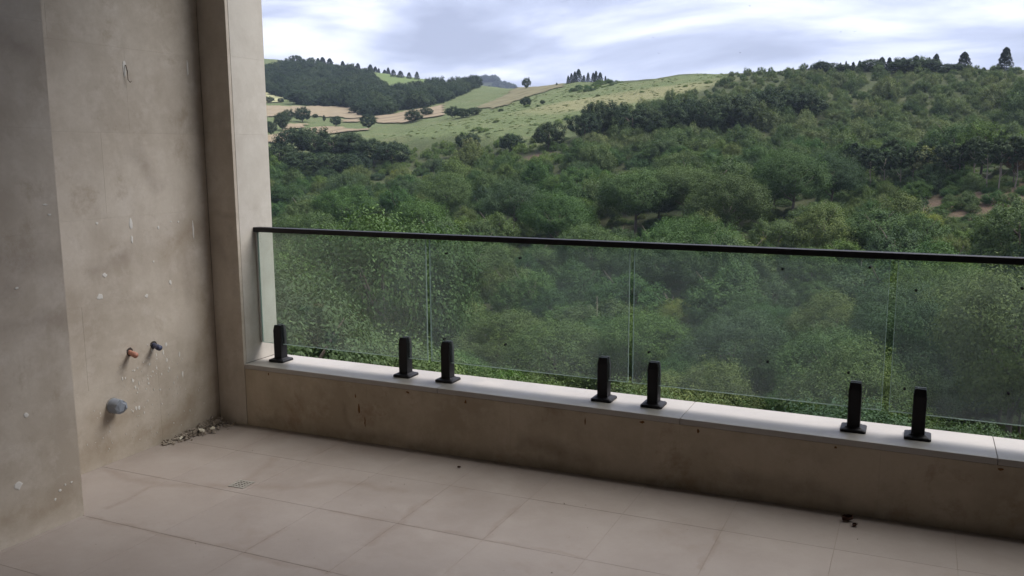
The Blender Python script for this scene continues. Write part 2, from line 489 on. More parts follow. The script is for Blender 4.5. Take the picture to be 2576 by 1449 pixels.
def gz(x, y):
    """ground height at world x, y (arrays)"""
    x = np.asarray(x, float); y = np.asarray(y, float)
    rx, ry = x - CAM[0], y - CAM[1]
    d = np.hypot(rx, ry); az = np.arctan2(rx, ry)
    azc = np.clip(az, _az[0], _az[-1])
    j = np.clip(np.searchsorted(_az, azc) - 1, 0, len(_az) - 2)
    t = (azc - _az[j]) / (_az[j + 1] - _az[j])
    dc = np.clip(d, 0, 999.9)
    fi = np.searchsorted(DG, dc, side='right') - 1
    fi = np.clip(fi, 0, len(DG) - 2)
    s = (dc - DG[fi]) / (DG[fi + 1] - DG[fi])
    za = _tab[j, fi] * (1 - s) + _tab[j, fi + 1] * s
    zb = _tab[j + 1, fi] * (1 - s) + _tab[j + 1, fi + 1] * s
    z = za * (1 - t) + zb * t
    z = z + vnoise(x * 1.3, y * 1.3) * np.clip((d - 20) / 100, 0, 1) * np.where(d < 190, 0.5, 0.25)
    h = np.hypot((x - HILL_C[0]) / 1.35, y - HILL_C[1])
    z = z + (HILL_TOP + 30) * np.exp(-(h / 118.0) ** 2) * np.clip((d - 1000) / 200, 0, 1)
    return z


def polar(u, d):
    a = az_of_u(u)
    x, y = CAM[0] + d * math.sin(a), CAM[1] + d * math.cos(a)
    return x, y, float(gz(x, y))


def project(x, y, z):
    q = np.stack([np.asarray(x) - CAM[0], np.asarray(y) - CAM[1], np.asarray(z) - CAM[2]], -1)
    f = q @ AX_F
    return IMG_CX + F_PX * (q @ AX_R) / f, IMG_CY - F_PX * (q @ AX_U) / f


def ray_ground(u, v, d0=60.0, d1=900.0):
    q = AX_F + AX_R * ((u - IMG_CX) / F_PX) - AX_U * ((v - IMG_CY) / F_PX)
    h = math.hypot(q[0], q[1])
    ds = np.arange(d0, d1, 0.5)
    x = CAM[0] + ds * q[0] / h; y = CAM[1] + ds * q[1] / h; z = CAM[2] + ds * q[2] / h
    below = np.nonzero(z < gz(x, y))[0]
    i = below[0] if len(below) else len(ds) - 1
    return float(x[i]), float(y[i]), float(ds[i])


def in_poly(px, py, poly):
    inside = np.zeros(np.shape(px), bool)
    n = len(poly)
    for i in range(n):
        x0, y0 = poly[i]; x1, y1 = poly[(i + 1) % n]
        c = ((y0 > py) != (y1 > py)) & (px < (x1 - x0) * (py - y0) / (y1 - y0 + 1e-12) + x0)
        inside ^= c
    return inside


def rA(pts): return [(663 + x * 0.1852, 118.4 + y * 0.1852) for x, y in pts]
def rB(pts): return [(1105 + x * 0.2178, 142 + y * 0.2178) for x, y in pts]


def ground_poly(img_pts):
    return [ray_ground(u, v)[:2] for u, v in img_pts]


# meadow (kept free of scrub) and drier grass, in plan
MEADOW = ground_poly([(925, 346), (1060, 322), (1180, 300), (1262, 268), (1320, 238), (1400, 214), (1520, 208), (1640, 200), (1740, 192), (1880, 180),
                      (1830, 205), (1720, 240), (1640, 268), (1560, 282), (1440, 300), (1440, 345), (1430, 372), (1320, 372), (1300, 352), (1150, 345), (1000, 352)])
DRY = ground_poly([(1310, 280), (1450, 250), (1640, 222), (1800, 200), (1830, 208), (1700, 240), (1560, 268), (1430, 282)])
GREENFIELD = ground_poly(rA([(1490, 345), (2140, 425), (2550, 468), (2300, 500), (1900, 480), (1700, 520), (1600, 430)]))
SIDEFIELD = ground_poly(rB([(420, 600), (800, 440), (1150, 330), (1500, 292), (1420, 360), (1000, 480), (640, 610)]))

# ------------------------------------------------------------------ terrain sheet
azf = np.linspace(az_of_u(430), az_of_u(2800), 300)
azc = np.linspace(azf[-1], azf[0] + 2 * math.pi, 70)[1:-1]
azs = np.concatenate([azf, azc])
ds = np.concatenate([[0.5, 4, 8], np.arange(12, 150, 2.5), np.arange(150, 360, 2.2), np.arange(360, 700, 5), np.geomspace(700, 1180, 12), np.arange(1200, 1850, 18), np.geomspace(1880, 9000, 20)])
A, D = np.meshgrid(azs, ds, indexing='ij')
X = CAM[0] + D * np.sin(A); Y = CAM[1] + D * np.cos(A); Z = gz(X, Y)
na, nd = A.shape
idx = np.arange(na * nd).reshape(na, nd)
i0 = idx; i1 = np.roll(idx, -1, axis=0)
quads = np.stack([i0[:, :-1], i0[:, 1:], i1[:, 1:], i1[:, :-1]], -1).reshape(-1)


def soft_poly(poly, w=2.0):
    out = np.zeros(X.shape)
    for ox, oy in ((0, 0), (w, 0), (-w, 0), (0, w), (0, -w), (w, w), (-w, -w)):
        out += in_poly(X + ox + 1.5 * vnoise(Y, X), Y + oy, poly)
    return out / 7


dry = soft_poly(DRY, 4.0)
mead = np.maximum(soft_poly(MEADOW, 3.0), soft_poly(GREENFIELD, 2.0) * 1.0)
green = soft_poly(GREENFIELD, 1.5)
BARE = ray_ground(2450, 508)[:2]; BARE2 = ray_ground(2500, 600)[:2]; BARE3 = ray_ground(1345, 395)[:2]
bare_a = np.maximum.reduce([np.exp(-(((X - b_[0]) ** 2 + (Y - b_[1]) ** 2) / r_ ** 2) ** 2) for b_, r_ in ((BARE, 8.5), (BARE2, 4.0), (BARE3, 3.0))])
mead = np.maximum(mead, np.clip((D - 170) / 40, 0, 1) * (A < az_of_u(1500)) * (D < 1000) * 0.9)
mead = np.maximum(mead, np.clip((D - 120) / 40, 0, 1) * (D < 1000) * 0.2)


def ground_mat():
    m, t, b, lk = new_mat('hill_ground')
    p = pos_vec(t)
    at = lambda n: N(t, 'ShaderNodeAttribute', attribute_name=n).outputs['Fac']
    a = noise(t, p, 0.12, 6, 0.65, 0.5)
    f = noise(t, p, 0.9, 6, 0.75, 0.3)
    c = mixc(t, band(t, a, 0.35, 0.65), (0.026, 0.036, 0.016), (0.05, 0.055, 0.028))
    c = mixc(t, band(t, f, 0.6, 0.78, 0, 0.5), c, (0.12, 0.09, 0.062))
    g = mixc(t, band(t, f, 0.35, 0.65), (0.075, 0.102, 0.044), (0.118, 0.142, 0.064))
    g = mixc(t, band(t, a, 0.5, 0.7, 0, 0.5), g, (0.15, 0.15, 0.08))
    c = mixc(t, at('meadow'), c, g)
    dcol = mixc(t, band(t, f, 0.35, 0.7), (0.19, 0.18, 0.098), (0.135, 0.145, 0.07))
    c = mixc(t, at('dry'), c, dcol)
    c = mixc(t, at('green'), c, mixc(t, band(t, f, 0.4, 0.65), (0.095, 0.135, 0.048), (0.115, 0.155, 0.058)))
    c = mixc(t, at('bare'), c, mixc(t, band(t, f, 0.35, 0.65), (0.125, 0.085, 0.062), (0.09, 0.07, 0.048)))
    lk(c, b.inputs['Base Color'])
    b.inputs['Roughness'].default_value = 0.95
    b.inputs['Specular IOR Level'].default_value = 0.1
    bump(t, b, f, 0.8, 0.5)
    return m


M_GROUND = ground_mat()
me = np_mesh('hillside_ground', np.stack([X, Y, Z], -1).reshape(-1, 3), quads, 4, M_GROUND,
             {'meadow': mead.ravel(), 'dry': dry.ravel(), 'green': green.ravel(), 'bare': bare_a.ravel()})
me.polygons.foreach_set('use_smooth', [True] * len(me.polygons))
tag(link('hillside_ground', me), 'green hillside ground rising from the valley to the ridges', None, None, 'structure')


def field_mat(name, c0, c1, ang, freq):
    m, t, b, lk = new_mat(name)
    p = pos_vec(t)
    w = N(t, 'ShaderNodeTexWave', wave_type='BANDS', bands_direction='X', ins={'Scale': freq, 'Distortion': 3.5, 'Detail': 3.0, 'Detail Scale': 0.6})
    mpn = t.nodes.new('ShaderNodeMapping'); mpn.inputs['Rotation'].default_value = (0, 0, ang)
    lk(p, mpn.inputs[0]); lk(mpn.outputs[0], w.inputs['Vector'])
    f = noise(t, p, 0.35, 6, 0.7)
    c = mixc(t, band(t, f, 0.3, 0.7), c0, c1)
    c = mixc(t, band(t, w.outputs['Fac'], 0.75, 0.98, 0, 0.6), c, tuple(x * 0.6 for x in c0))
    lk(c, b.inputs['Base Color']); b.inputs['Roughness'].default_value = 0.95
    b.inputs['Specular IOR Level'].default_value = 0.1
    return m


M_TAN = field_mat('stubble_field', (0.195, 0.160, 0.108), (0.24, 0.20, 0.140), 0.9, 0.10)
M_TAN2 = field_mat('bare_field', (0.185, 0.148, 0.098), (0.225, 0.183, 0.126), 0.5, 0.03)
M_PALE = field_mat('pale_field', (0.25, 0.255, 0.14), (0.30, 0.29, 0.165), 0.4, 0.03)
M_BROWN = field_mat('ploughed_soil', (0.125, 0.115, 0.068), (0.15, 0.14, 0.08), 0.2, 0.05)


def field(poly, mat, label, cell=0.9, lift=0.35):
    P = np.array(poly)
    xs = np.arange(P[:, 0].min(), P[:, 0].max() + cell, cell); ys = np.arange(P[:, 1].min(), P[:, 1].max() + cell, cell)
    GX, GY = np.meshgrid(xs, ys, indexing='ij')
    cx = (GX[:-1, :-1] + GX[1:, 1:]) / 2; cyy = (GY[:-1, :-1] + GY[1:, 1:]) / 2
    ins = in_poly(cx + 1.0 * vnoise(cyy * 3, cx * 3), cyy + 1.0 * vnoise(cx * 3 + 9, cyy * 3), poly)
    idx = np.arange(GX.size).reshape(GX.shape)
    q = np.stack([idx[:-1, :-1], idx[1:, :-1], idx[1:, 1:], idx[:-1, 1:]], -1)[ins]
    used, inv = np.unique(q.ravel(), return_inverse=True)
    vx, vy = GX.ravel()[used], GY.ravel()[used]
    me = np_mesh('field', np.stack([vx, vy, gz(vx, vy) + lift], -1), inv, 4, mat)
    tag(link('field', me), label, None, None, 'structure')


field(ground_poly(rA([(-120, 806), (40, 806), (1210, 816), (1250, 870), (1370, 910), (1330, 972), (900, 958), (640, 945), (60, 955), (-120, 960)])), M_TAN, 'striped tan stubble field at the foot of the wooded hill')
field(ground_poly(rA([(1540, 948), (1940, 880), (2440, 790), (2450, 935), (2100, 990), (1900, 1040), (1540, 1036)])), M_TAN2, 'tan bare field right of the round hedge tree')
field(ground_poly(rA([(1050, 1000), (1320, 980), (1310, 1026), (1060, 1028)])), M_TAN2, 'narrow tan strip of field between hedges')
field(ground_poly(rA([(600, 1112), (850, 1088), (1060, 1098), (1480, 1128), (1100, 1165), (700, 1195)])), M_TAN2, 'long tan field just above the tree belt')
field(ground_poly(rA([(-120, 1240), (70, 1212), (390, 1150), (330, 1275), (200, 1315), (-120, 1300)])), M_TAN2, 'tan field beside the pillar, lowest of all')
field(ground_poly(rA([(340, 1056), (600, 1052), (500, 1112), (260, 1150)])), M_TAN2, 'small tan field below the dark hedge oaks')
field(ground_poly(rA([(-120, 625), (40, 622), (280, 680), (280, 752), (130, 765), (-120, 760)])), M_PALE, 'pale green field under the wood near the pillar')
field(ground_poly(rA([(680, 682), (765, 688), (752, 752), (700, 752)])), M_PALE, 'small pale green gap between dark trees')
field(SIDEFIELD, M_BROWN, 'brownish ploughed strip below the middle ridge', lift=0.3)


# ------------------------------------------------------------------ foliage geometry
def lobes(seed, n, flat=0.75, spread=0.68, rl=(0.27, 0.46)):
    r = np.random.default_rng(seed)
    c, rad = [np.array([0, 0, 0.0])], [0.62]
    for i in range(n):
        a = r.uniform(0, 2 * math.pi); el = r.uniform(-0.45, 1.0)
        s = spread * r.uniform(0.75, 1.1)
        c.append(np.array([math.cos(a) * math.sqrt(1 - min(el * el, 0.98)) * s, math.sin(a) * math.sqrt(1 - min(el * el, 0.98)) * s, el * s * flat]))
        rad.append(r.uniform(*rl))
    return np.array(c), np.array(rad)


def leaves_from(P, Nn, size, seed, aspect=0.55, tintbase=None):
    """rhombic folded leaves at P facing roughly Nn"""
    r = np.random.default_rng(seed)
    n = len(P)
    nn = Nn / (np.linalg.norm(Nn, axis=1, keepdims=True) + 1e-9) + r.normal(0, 0.36, (n, 3)); nn[:, 2] += 0.2
    nn /= np.linalg.norm(nn, axis=1, keepdims=True) + 1e-9
    t = np.cross(nn, r.normal(0, 1, (n, 3))); t /= np.linalg.norm(t, axis=1, keepdims=True) + 1e-9
    s = np.cross(nn, t)
    ln = size * r.uniform(0.65, 1.35, (n, 1)); w = ln * aspect * 0.5
    v0 = P - t * ln * 0.5; v2 = P + t * ln * 0.5
    mid = P + nn * ln * 0.1 - t * ln * 0.05
    V = np.stack([v0, mid + s * w, v2, mid - s * w], 1).reshape(-1, 3)
    tint = np.clip((tintbase if tintbase is not None else 0.4) + r.normal(0, 0.11, n), 0, 1)
    tint[r.random(n) < 0.015] = 0.85
    return V, np.repeat(tint, 4)


def crown_pts(seed, nleaf, nl=14, flat=0.78, tufts=0, zmin=-0.6, tr=0.15, **kw):
    """leaf positions: lobes carry tufts of leaves that stand proud of the crown"""
    c, rad = lobes(seed, nl, flat, **kw)
    r = np.random.default_rng(seed + 1)
    tufts = tufts or max(nleaf // 55, 24)
    n = tufts * 4
    k = r.choice(len(c), n, p=rad ** 2 / (rad ** 2).sum())
    dirv = r.normal(0, 1, (n, 3)); dirv /= np.linalg.norm(dirv, axis=1, keepdims=True)
    rr = 1 - np.abs(r.normal(0, 0.14, n)) + (r.random(n) < 0.12) * r.uniform(0.05, 0.22, n)
    P = c[k] + dirv * (rad[k] * rr)[:, None] * np.array([1, 1, flat])
    dmin = np.min(np.linalg.norm((P[:, None] - c[None]) / np.array([1, 1, flat]), axis=2) / rad[None] + (np.arange(len(c))[None] == k[:, None]) * 9, axis=1)
    keep = (dmin > 0.8) & (P[:, 2] > zmin)
    P, dv, k = P[keep][:tufts], dirv[keep][:tufts], k[keep][:tufts]
    m = len(P)
    tone = 0.40 + 0.08 * r.normal(0, 1, len(c))[k] + 0.10 * r.normal(0, 1, m)
    ax = dv + np.array([0, 0, 0.75]); ax /= np.linalg.norm(ax, axis=1, keepdims=True)
    q = r.integers(0, m, nleaf)
    loc = r.normal(0, 1, (nleaf, 3)); loc /= np.linalg.norm(loc, axis=1, keepdims=True)
    loc *= (r.random((nleaf, 1)) ** 0.45)
    sz = tr * r.uniform(0.6, 1.25, m)[q][:, None]
    along = np.sum(loc * ax[q], axis=1, keepdims=True)
    off = (loc + ax[q] * along * 0.55) * sz
    L_ = P[q] + off * np.array([1, 1, 0.9])
    nrm = loc * 0.9 + dv[q] * 0.5 + np.array([0, 0, 0.35])
    tb = tone[q] + 0.12 * along[:, 0]
    return L_, nrm, tb


def crown_mesh(name, seed, nleaf, leaf, mat, R=3.0, H=2.6, nl=14, aspect=0.55, **kw):
    P, dv, tb = crown_pts(seed, nleaf, nl, **kw)
    P = P * np.array([R, R, H])
    V, tint = leaves_from(P, dv, leaf, seed + 2, aspect, tb)
    return np_mesh(name, V, np.arange(len(V)), 4, mat, {'tint': tint})


def conifer_pts(seed, n, lean=0.0, fat=1.0):
    r = np.random.default_rng(seed)
    h = r.random(n) ** 0.75
    prof = np.where(h < 0.18, 0.65 + 2.0 * h, 1.01 * (1 - h) ** 0.75 + 0.16)
    prof *= np.where(h > 0.97, 0.4, 1)
    a = r.uniform(0, 2 * math.pi, n)
    rr = prof * (0.72 + 0.28 * r.random(n) ** 0.5) * (1 + 0.16 * np.sin(a * 3 + h * 14 + seed) + 0.1 * np.sin(h * 33 + 2 * a)) * fat
    P = np.stack([np.cos(a) * rr, np.sin(a) * rr, h], -1)
    dv = np.stack([np.cos(a), np.sin(a), np.full(n, 0.5)], -1)
    return P, dv


def conifer_mesh(name, seed, n, leaf, mat, R, H, fat=1.0):
    P, dv = conifer_pts(seed, n, 0, fat)
    P = P * np.array([R, R, H])
    V, tint = leaves_from(P, dv, leaf, seed + 2, 0.4)
    return np_mesh(name, V, np.arange(len(V)), 4, mat, {'tint': tint})


def trunk_mesh(name, seed, H, r0, mat, limbs=5, crown_from=0.45, reach=1.6):
    r = random.Random(seed)
    bm = bmesh.new()
    pts, x, y = [], 0, 0
    for i in range(6):
        pts.append((x, y, -0.6 + (H + 0.6) * i / 5)); x += r.uniform(-.12, .12) * H / 4; y += r.uniform(-.12, .12) * H / 4
    tube(bm, pts, [r0 * (1 - 0.75 * i / 5) for i in range(6)], 7)
    for k in range(limbs):
        f = r.uniform(crown_from, 0.9); i = min(int(f * 5), 4)
        b = Vector(pts[i]).lerp(Vector(pts[i + 1]), f * 5 - i)
        a = r.uniform(0, 6.28); ln = reach * r.uniform(0.6, 1.1)
        m1 = b + Vector((math.cos(a) * ln * .5, math.sin(a) * ln * .5, ln * .35)); e = b + Vector((math.cos(a) * ln, math.sin(a) * ln, ln * .95))
        tube(bm, [b, m1, e], [r0 * .45, r0 * .32, r0 * .1], 5)
    return mesh_bm(name, bm, mat, True)


# prototypes: (crown mesh, trunk mesh, crown centre height, nominal radius)
NEAR = []
for i in range(6):
    cm = crown_mesh('near_crown', 100 + 7 * i, 42000, 0.105, M_LEAF, 2.9, 2.7, 22 + 2 * i, 0.5)
    NEAR.append((cm, trunk_mesh('near_trunk', i, 4.6, 0.16, M_BARK, 7), 4.0))
MID = []
for i in range(5):
    cm = crown_mesh('mid_crown', 300 + 7 * i, 17000, 0.135, M_LEAF, 2.5, 2.4, 16 + 2 * i, 0.55, zmin=-0.8)
    MID.append((cm, trunk_mesh('mid_trunk', 20 + i, 3.4, 0.14, M_BARK, 5), 2.5))
DARK = []
for i in range(4):
    cm = crown_mesh('dark_crown', 500 + 9 * i, 11000, 0.22, M_DARK, 3.0, 2.8, 16 + 2 * i, 0.6, zmin=-0.85, flat=0.9)
    DARK.append((cm, trunk_mesh('dark_trunk', 40 + i, 3.2, 0.18, M_BARK, 5), 2.35))
SLIM = []
for i in range(3):
    cm = crown_mesh('slim_crown', 600 + 9 * i, 3200, 0.30, M_DARK, 1.9, 2.6, 11 + i, 0.5)
    SLIM.append((cm, trunk_mesh('slim_trunk', 60 + i, 6.0, 0.11, M_PALEBARK, 6, 0.3, 1.3), 5.4))
M_FRESH = leaf_mat('fresh_near_foliage', [(0.0, (0.05, 0.105, 0.028)), (1.0, (0.07, 0.13, 0.034))], False, 0.3)
M_YEL = leaf_mat('yellowish_foliage', [(0.0, (0.12, 0.14, 0.036)), (1.0, (0.15, 0.16, 0.05))], False, 0.3)
FRESH = (crown_mesh('fresh_crown', 171, 30000, 0.11, M_FRESH, 2.7, 2.4, 24, 0.5), NEAR[0][1], 3.4)
YELLOW = (crown_mesh('yellow_crown', 191, 24000, 0.11, M_YEL, 2.4, 2.0, 22, 0.5), NEAR[1][1], 2.6)
M_OLS = leaf_mat('olive_scrub', [(0.0, (0.042, 0.066, 0.030)), (0.3, (0.066, 0.092, 0.042)), (0.6, (0.084, 0.106, 0.050)), (0.85, (0.098, 0.110, 0.058)), (1.0, (0.036, 0.056, 0.030))], False, 0.22, 1.35)
M_LIS = leaf_mat('light_scrub', [(0.0, (0.062, 0.10, 0.034)), (0.5, (0.095, 0.135, 0.046)), (1.0, (0.12, 0.155, 0.056))], False, 0.25, 1.1)
OLIVES = [(crown_mesh('olive_scrub_crown', 1610 + 7 * i, 5000, 0.21, M_OLS, 2.4, 2.6, 10 + i, 0.5, zmin=-0.8, tufts=90, tr=0.2), trunk_mesh('olive_trunk', 90 + i, 3.2, 0.1, M_BARK, 4), 2.5) for i in range(3)]
LIGHTS = [(crown_mesh('light_crown', 1640 + 7 * i, 4200, 0.22, M_LIS, 2.4, 2.3, 10 + i, 0.5, zmin=-0.8, tufts=80, tr=0.2), trunk_mesh('light_trunk', 94 + i, 3.0, 0.1, M_BARK, 4), 2.3) for i in range(2)]
GRASSES = [(crown_mesh('grass_crown', 1660 + 7 * i, 700, 0.6, M_GRASSO, 2.4, 2.0, 8, 0.25, zmin=-0.8, tufts=40, tr=0.25), trunk_mesh('grass_stem', 97 + i, 2.4, 0.05, M_BARK, 2), 2.0) for i in range(2)]
SPECIAL = {
    'bright': (crown_mesh('bright_crown', 701, 3000, 0.3, M_BRIGHT, 1.7, 2.3, 9, 0.55), trunk_mesh('t', 71, 3.0, 0.09, M_BARK, 4), 2.9),
    'olive': (crown_mesh('olive_crown', 711, 4200, 0.3, M_OLIVE, 2.3, 2.4, 12, 0.55), trunk_mesh('t', 72, 3.2, 0.12, M_BARK, 4), 2.7),
    'rust': (crown_mesh('rust_crown', 721, 2200, 0.28, M_RUST, 1.3, 3.0, 9, 0.5), trunk_mesh('t', 73, 4.0, 0.1, M_BARK, 4), 3.4),
}
CONI = []
for i in range(5):
    cm = conifer_mesh('conifer_crown', 800 + i, 1500, 0.36, M_CONIF, 1.0, 4.6, [1.0, 1.25, 0.8, 1.1, 0.95][i])
    CONI.append((cm, trunk_mesh('conifer_trunk', 80 + i, 2.2, 0.12, M_BARK, 2, 0.4, 0.4)))
N_TREES = 0


def plant(proto, name, x, y, s, label, cat='tree', group=None, zs=1.0, sink=0.0, rot=None, sx=1.0):
    """one tree: Empty at its foot > trunk, crown"""
    global N_TREES
    N_TREES += 1
    z = float(gz(x, y)) - sink
    e = empty(name, (x, y, z))
    tag(e, label, cat, group)
    rz = rot if rot is not None else random.uniform(0, 6.28)
    t = link('trunk', proto[1], e); t.scale = (s, s, s * zs); t.rotation_euler = (0, 0, rz)
    c = link('crown', proto[0], e); c.scale = (s * sx, s * sx * random.uniform(0.92, 1.08), s * zs); c.rotation_euler = (0, 0, rz)
    if len(proto) > 2: c.location = (0, 0, proto[2] * s * zs)
    return e


def conifer(u, d, top_px, width_px, label, group=None, k=None, broad=None):
    x, y, z = polar(u, d)
    H = top_px / F_PX * d; W = width_px / F_PX * d
    p = CONI[N_TREES % 5 if k is None else k]
    e = empty('conifer_tree', (x, y, z - 0.55)); tag(e, label, 'tree', group)
    t = link('trunk', p[1], e); t.scale = (H / 5, H / 5, H / 5)
    c = link('crown', p[0], e); c.scale = (W / 2.2, W / 2.2, H / 4.6 * 1.14); c.rotation_euler = (0, 0, random.uniform(0, 6.28))
    return e


ORD = ['leftmost', 'second', 'third', 'fourth', 'fifth', 'sixth', 'seventh', 'eighth', 'ninth', 'tenth', 'eleventh', 'twelfth', 'thirteenth', 'fourteenth', 'fifteenth', 'sixteenth', 'seventeenth', 'eighteenth']


def rank_labels(us, fmt):
    order = {k: i for i, k in enumerate(sorted(range(len(us)), key=lambda q: us[q]))}
    return [fmt % (ORD[order[k]] if order[k] == 0 else ORD[order[k]] + ' from left') for k in range(len(us))]


# ---- trees the photograph singles out
def at_img(u, vbase):
    x, y, d = ray_ground(u, vbase)
    return x, y, d


def round_tree(u, vbase, wpx, hpx, label, protos=DARK, name='broadleaf_tree', group=None, k=0, **kw):
    x, y, d = at_img(u, vbase)
    W = wpx / F_PX * d; H = hpx / F_PX * d
    p = protos[k % len(protos)] if isinstance(protos, list) else protos
    s = H / 5.3
    return plant(p, name, x, y, s, label, 'tree', group, 1.0, 0.15, None, (W / 6.0) / s)


round_tree(1381, 374, 88, 74, 'dark round lone tree standing in the meadow above the scrub', k=0)
round_tree(1322, 268, 30, 26, 'small round bush-like tree in mid meadow below the ridge', k=1)
round_tree(1365, 262, 13, 12, 'tiny dark bush just right of the small meadow tree', k=2)
round_tree(1288, 382, 62, 50, 'broad dark tree left of the lone meadow tree', k=3)
round_tree(1324, 224, 22, 30, 'lone upright tree standing on the saddle of the skyline', k=2)
FIELD_TREES = [(110, 1200, 130, 210, 'dark hedge oak beside the pillar, lowest on the left'), (255, 1130, 210, 240, 'rounded hedge oak next to the pillar-side oak'),
               (330, 1010, 160, 170, 'rounded dark oak on the edge of the striped field'), (525, 1020, 210, 215, 'tallest dark oak standing in front of the striped field'),
               (980, 1075, 130, 155, 'single dark oak standing alone between tan fields'), (1425, 1108, 230, 200, 'wide round hedge tree left of the tan bare field'),
               (2040, 1020, 240, 180, 'dark round tree at the right end of the bare field'), (2220, 935, 170, 130, 'round tree behind the right end of the bare field'),
               (705, 960, 80, 60, 'low round bush below the striped field'), (825, 1010, 40, 90, 'thin upright shrub below the striped field'),
               (85, 760, 110, 95, 'round bush on the pale field beside the pillar'), (235, 755, 80, 70, 'small bush on the pale green field'),
               (1280, 850, 170, 160, 'dark tree at the right end of the striped field'), (470, 775, 330, 190, 'broad dark tree clump above the striped field'),
               (620, 770, 200, 130, 'dark tree at the right side of the broad clump'), (1470, 915, 240, 200, 'dark tree rising behind the wide round hedge tree'),
               (1680, 905, 260, 190, 'dark tree behind the left of the tan bare field'), (860, 800, 220, 180, 'dark tree above the right half of the striped field'),
               (1000, 800, 200, 190, 'second dark tree above the right half of the striped field'), (2560, 960, 200, 170, 'dark tree on the meadow edge right of the bare field'),
               (2720, 960, 230, 150, 'round dark tree on the meadow edge, second from bare field'), (2860, 925, 210, 110, 'low dark tree on the meadow edge, last of its row')]
for i, (x, yb, w, h, lab) in enumerate(FIELD_TREES):
    u, v = rA([(x, yb)])[0]
    round_tree(u, v, w * 0.1852, h * 0.1852, lab, k=i)

# skyline of the left hill
LSK = [(608, 140, 200, 34), (785, 135, 200, 50), (845, 150, 215, 60), (938, 138, 220, 75), (1105, 168, 250, 55), (1285, 228, 285, 30), (1330, 210, 290, 50), (1485, 243, 310, 60), (1558, 238, 310, 45), (1608, 270, 330, 36), (1672, 288, 345, 55), (1720, 280, 350, 45)]
BL = rank_labels([b[0] for b in LSK], 'small pointed tree on the wooded left hill skyline, %s')
for i, (x, yt, yb, w) in enumerate(LSK):
    u, v = rA([(x, yb)])[0]
    conifer(u + random.uniform(-3, 3), 556 + random.uniform(-8, 6), (yb - yt + 18) * 0.1852 * random.uniform(0.7, 1.15), w * 0.1852 * random.uniform(1.2, 2.2), BL[i], 'pointed trees along the left hill skyline')
for x, yt, yb, w, lab in [(1790, 290, 375, 78, 'domed dark cypress on the left hill crest, first of four right'), (1885, 305, 385, 90, 'widest dark cypress on the bare left hill crest'),
                          (2000, 320, 395, 68, 'pointed dark cypress on left hill crest, third of four'), (2105, 320, 412, 66, 'last dark cypress at the low end of left hill crest')]:
    u, v = rA([(x, yb)])[0]
    conifer(u, 552 - 0.02 * x, (yb - yt + 6) * 0.1852, w * 0.1852, lab, None, 1)
for i, (x, w, h, lab) in enumerate([(495, 160, 120, 'large domed tree at the left end of the hill skyline'), (695, 115, 100, 'second domed tree on the left hill skyline'), (1170, 90, 60, 'low domed tree on the left hill skyline')]):
    u = rA([(x, 0)])[0][0]
    x_, y_, z_ = polar(u, 545)
    s = h * 0.1852 / F_PX * 545 / 5.3
    plant(DARK[i], 'broadleaf_tree', x_, y_, s * 1.1, lab, 'tree', None, 1, 0.2, None, (w * .1852 / F_PX * 545 / 6.0) / s)
# cypress clump on the middle ridge
for i, (x, yt, w) in enumerate([(1485, 203, 40), (1522, 188, 50), (1562, 178, 55), (1603, 160, 80), (1664, 215, 44), (1712, 188, 46), (1772, 190, 60), (1802, 172, 50), (1850, 188, 66)]):
    u = 1105 + x * 0.2178
    conifer(u, 326, (296 - yt) * 0.2178, w * 0.2178, ['leftmost cypress of the clump on the middle ridge', 'second cypress from the left in the ridge clump', 'third cypress from the left in the ridge clump', 'tallest cypress of the clump on the middle ridge', 'shortest cypress in the gap of the ridge clump', 'slim cypress right of the gap in the ridge clump', 'third cypress from the right in the ridge clump', 'second cypress from the right in the ridge clump', 'rightmost cypress of the clump on the middle ridge'][i], 'cypress clump on the middle ridge', 1)
for x, yt in ((1355, 255), (1200, 285), (1910, 225)):
    conifer(1105 + x * 0.2178, 326, (300 - yt) * 0.2178, 8, {1355: 'tiny shrub on the bare skyline left of the cypress clump', 1200: 'tiny shrub on the skyline right of the lone saddle tree', 1910: 'tiny shrub just right of the ridge cypress clump'}[x], 'tiny shrubs on the middle skyline')
# right ridge
RID = [(545, 195, 30), (600, 180, 36), (675, 185, 60), (740, 170, 62), (793, 170, 50), (970, 140, 118), (1048, 145, 84), (1190, 150, 95), (1325, 135, 110), (1460, 150, 42), (1530, 120, 105), (1820, 105, 150), (2245, 65, 150), (1950, 235, 60), (2030, 235, 60), (2505, 180, 70)]
RLAB = {970: 'broad dark conifer left of a narrower one on the right ridge', 1048: 'conifer right next to a broader one on the right ridge', 1530: 'tall spired conifer in the middle of the right ridge', 1820: 'bushy wide conifer second from the right on the ridge', 2245: 'tallest solitary conifer at the right end of the ridge', 2505: 'conifer cut by the right edge of the photo'}
RRK = sorted(q[0] for q in RID if q[0] not in RLAB)
RL = dict(zip(RRK, rank_labels(RRK, 'smaller pointed conifer in the row along the right ridge, %s')))
for i, (x, yt, w) in enumerate(RID):
    u = 1973 + x * 0.2396
    d = np.interp(u, [2000, 2300, 2576], [234, 220, 212])
    conifer(u, d, (288 - yt) * 0.2396 * 0.9, w * 0.2396, RLAB.get(x) or RL[x], 'conifers along the right ridge')
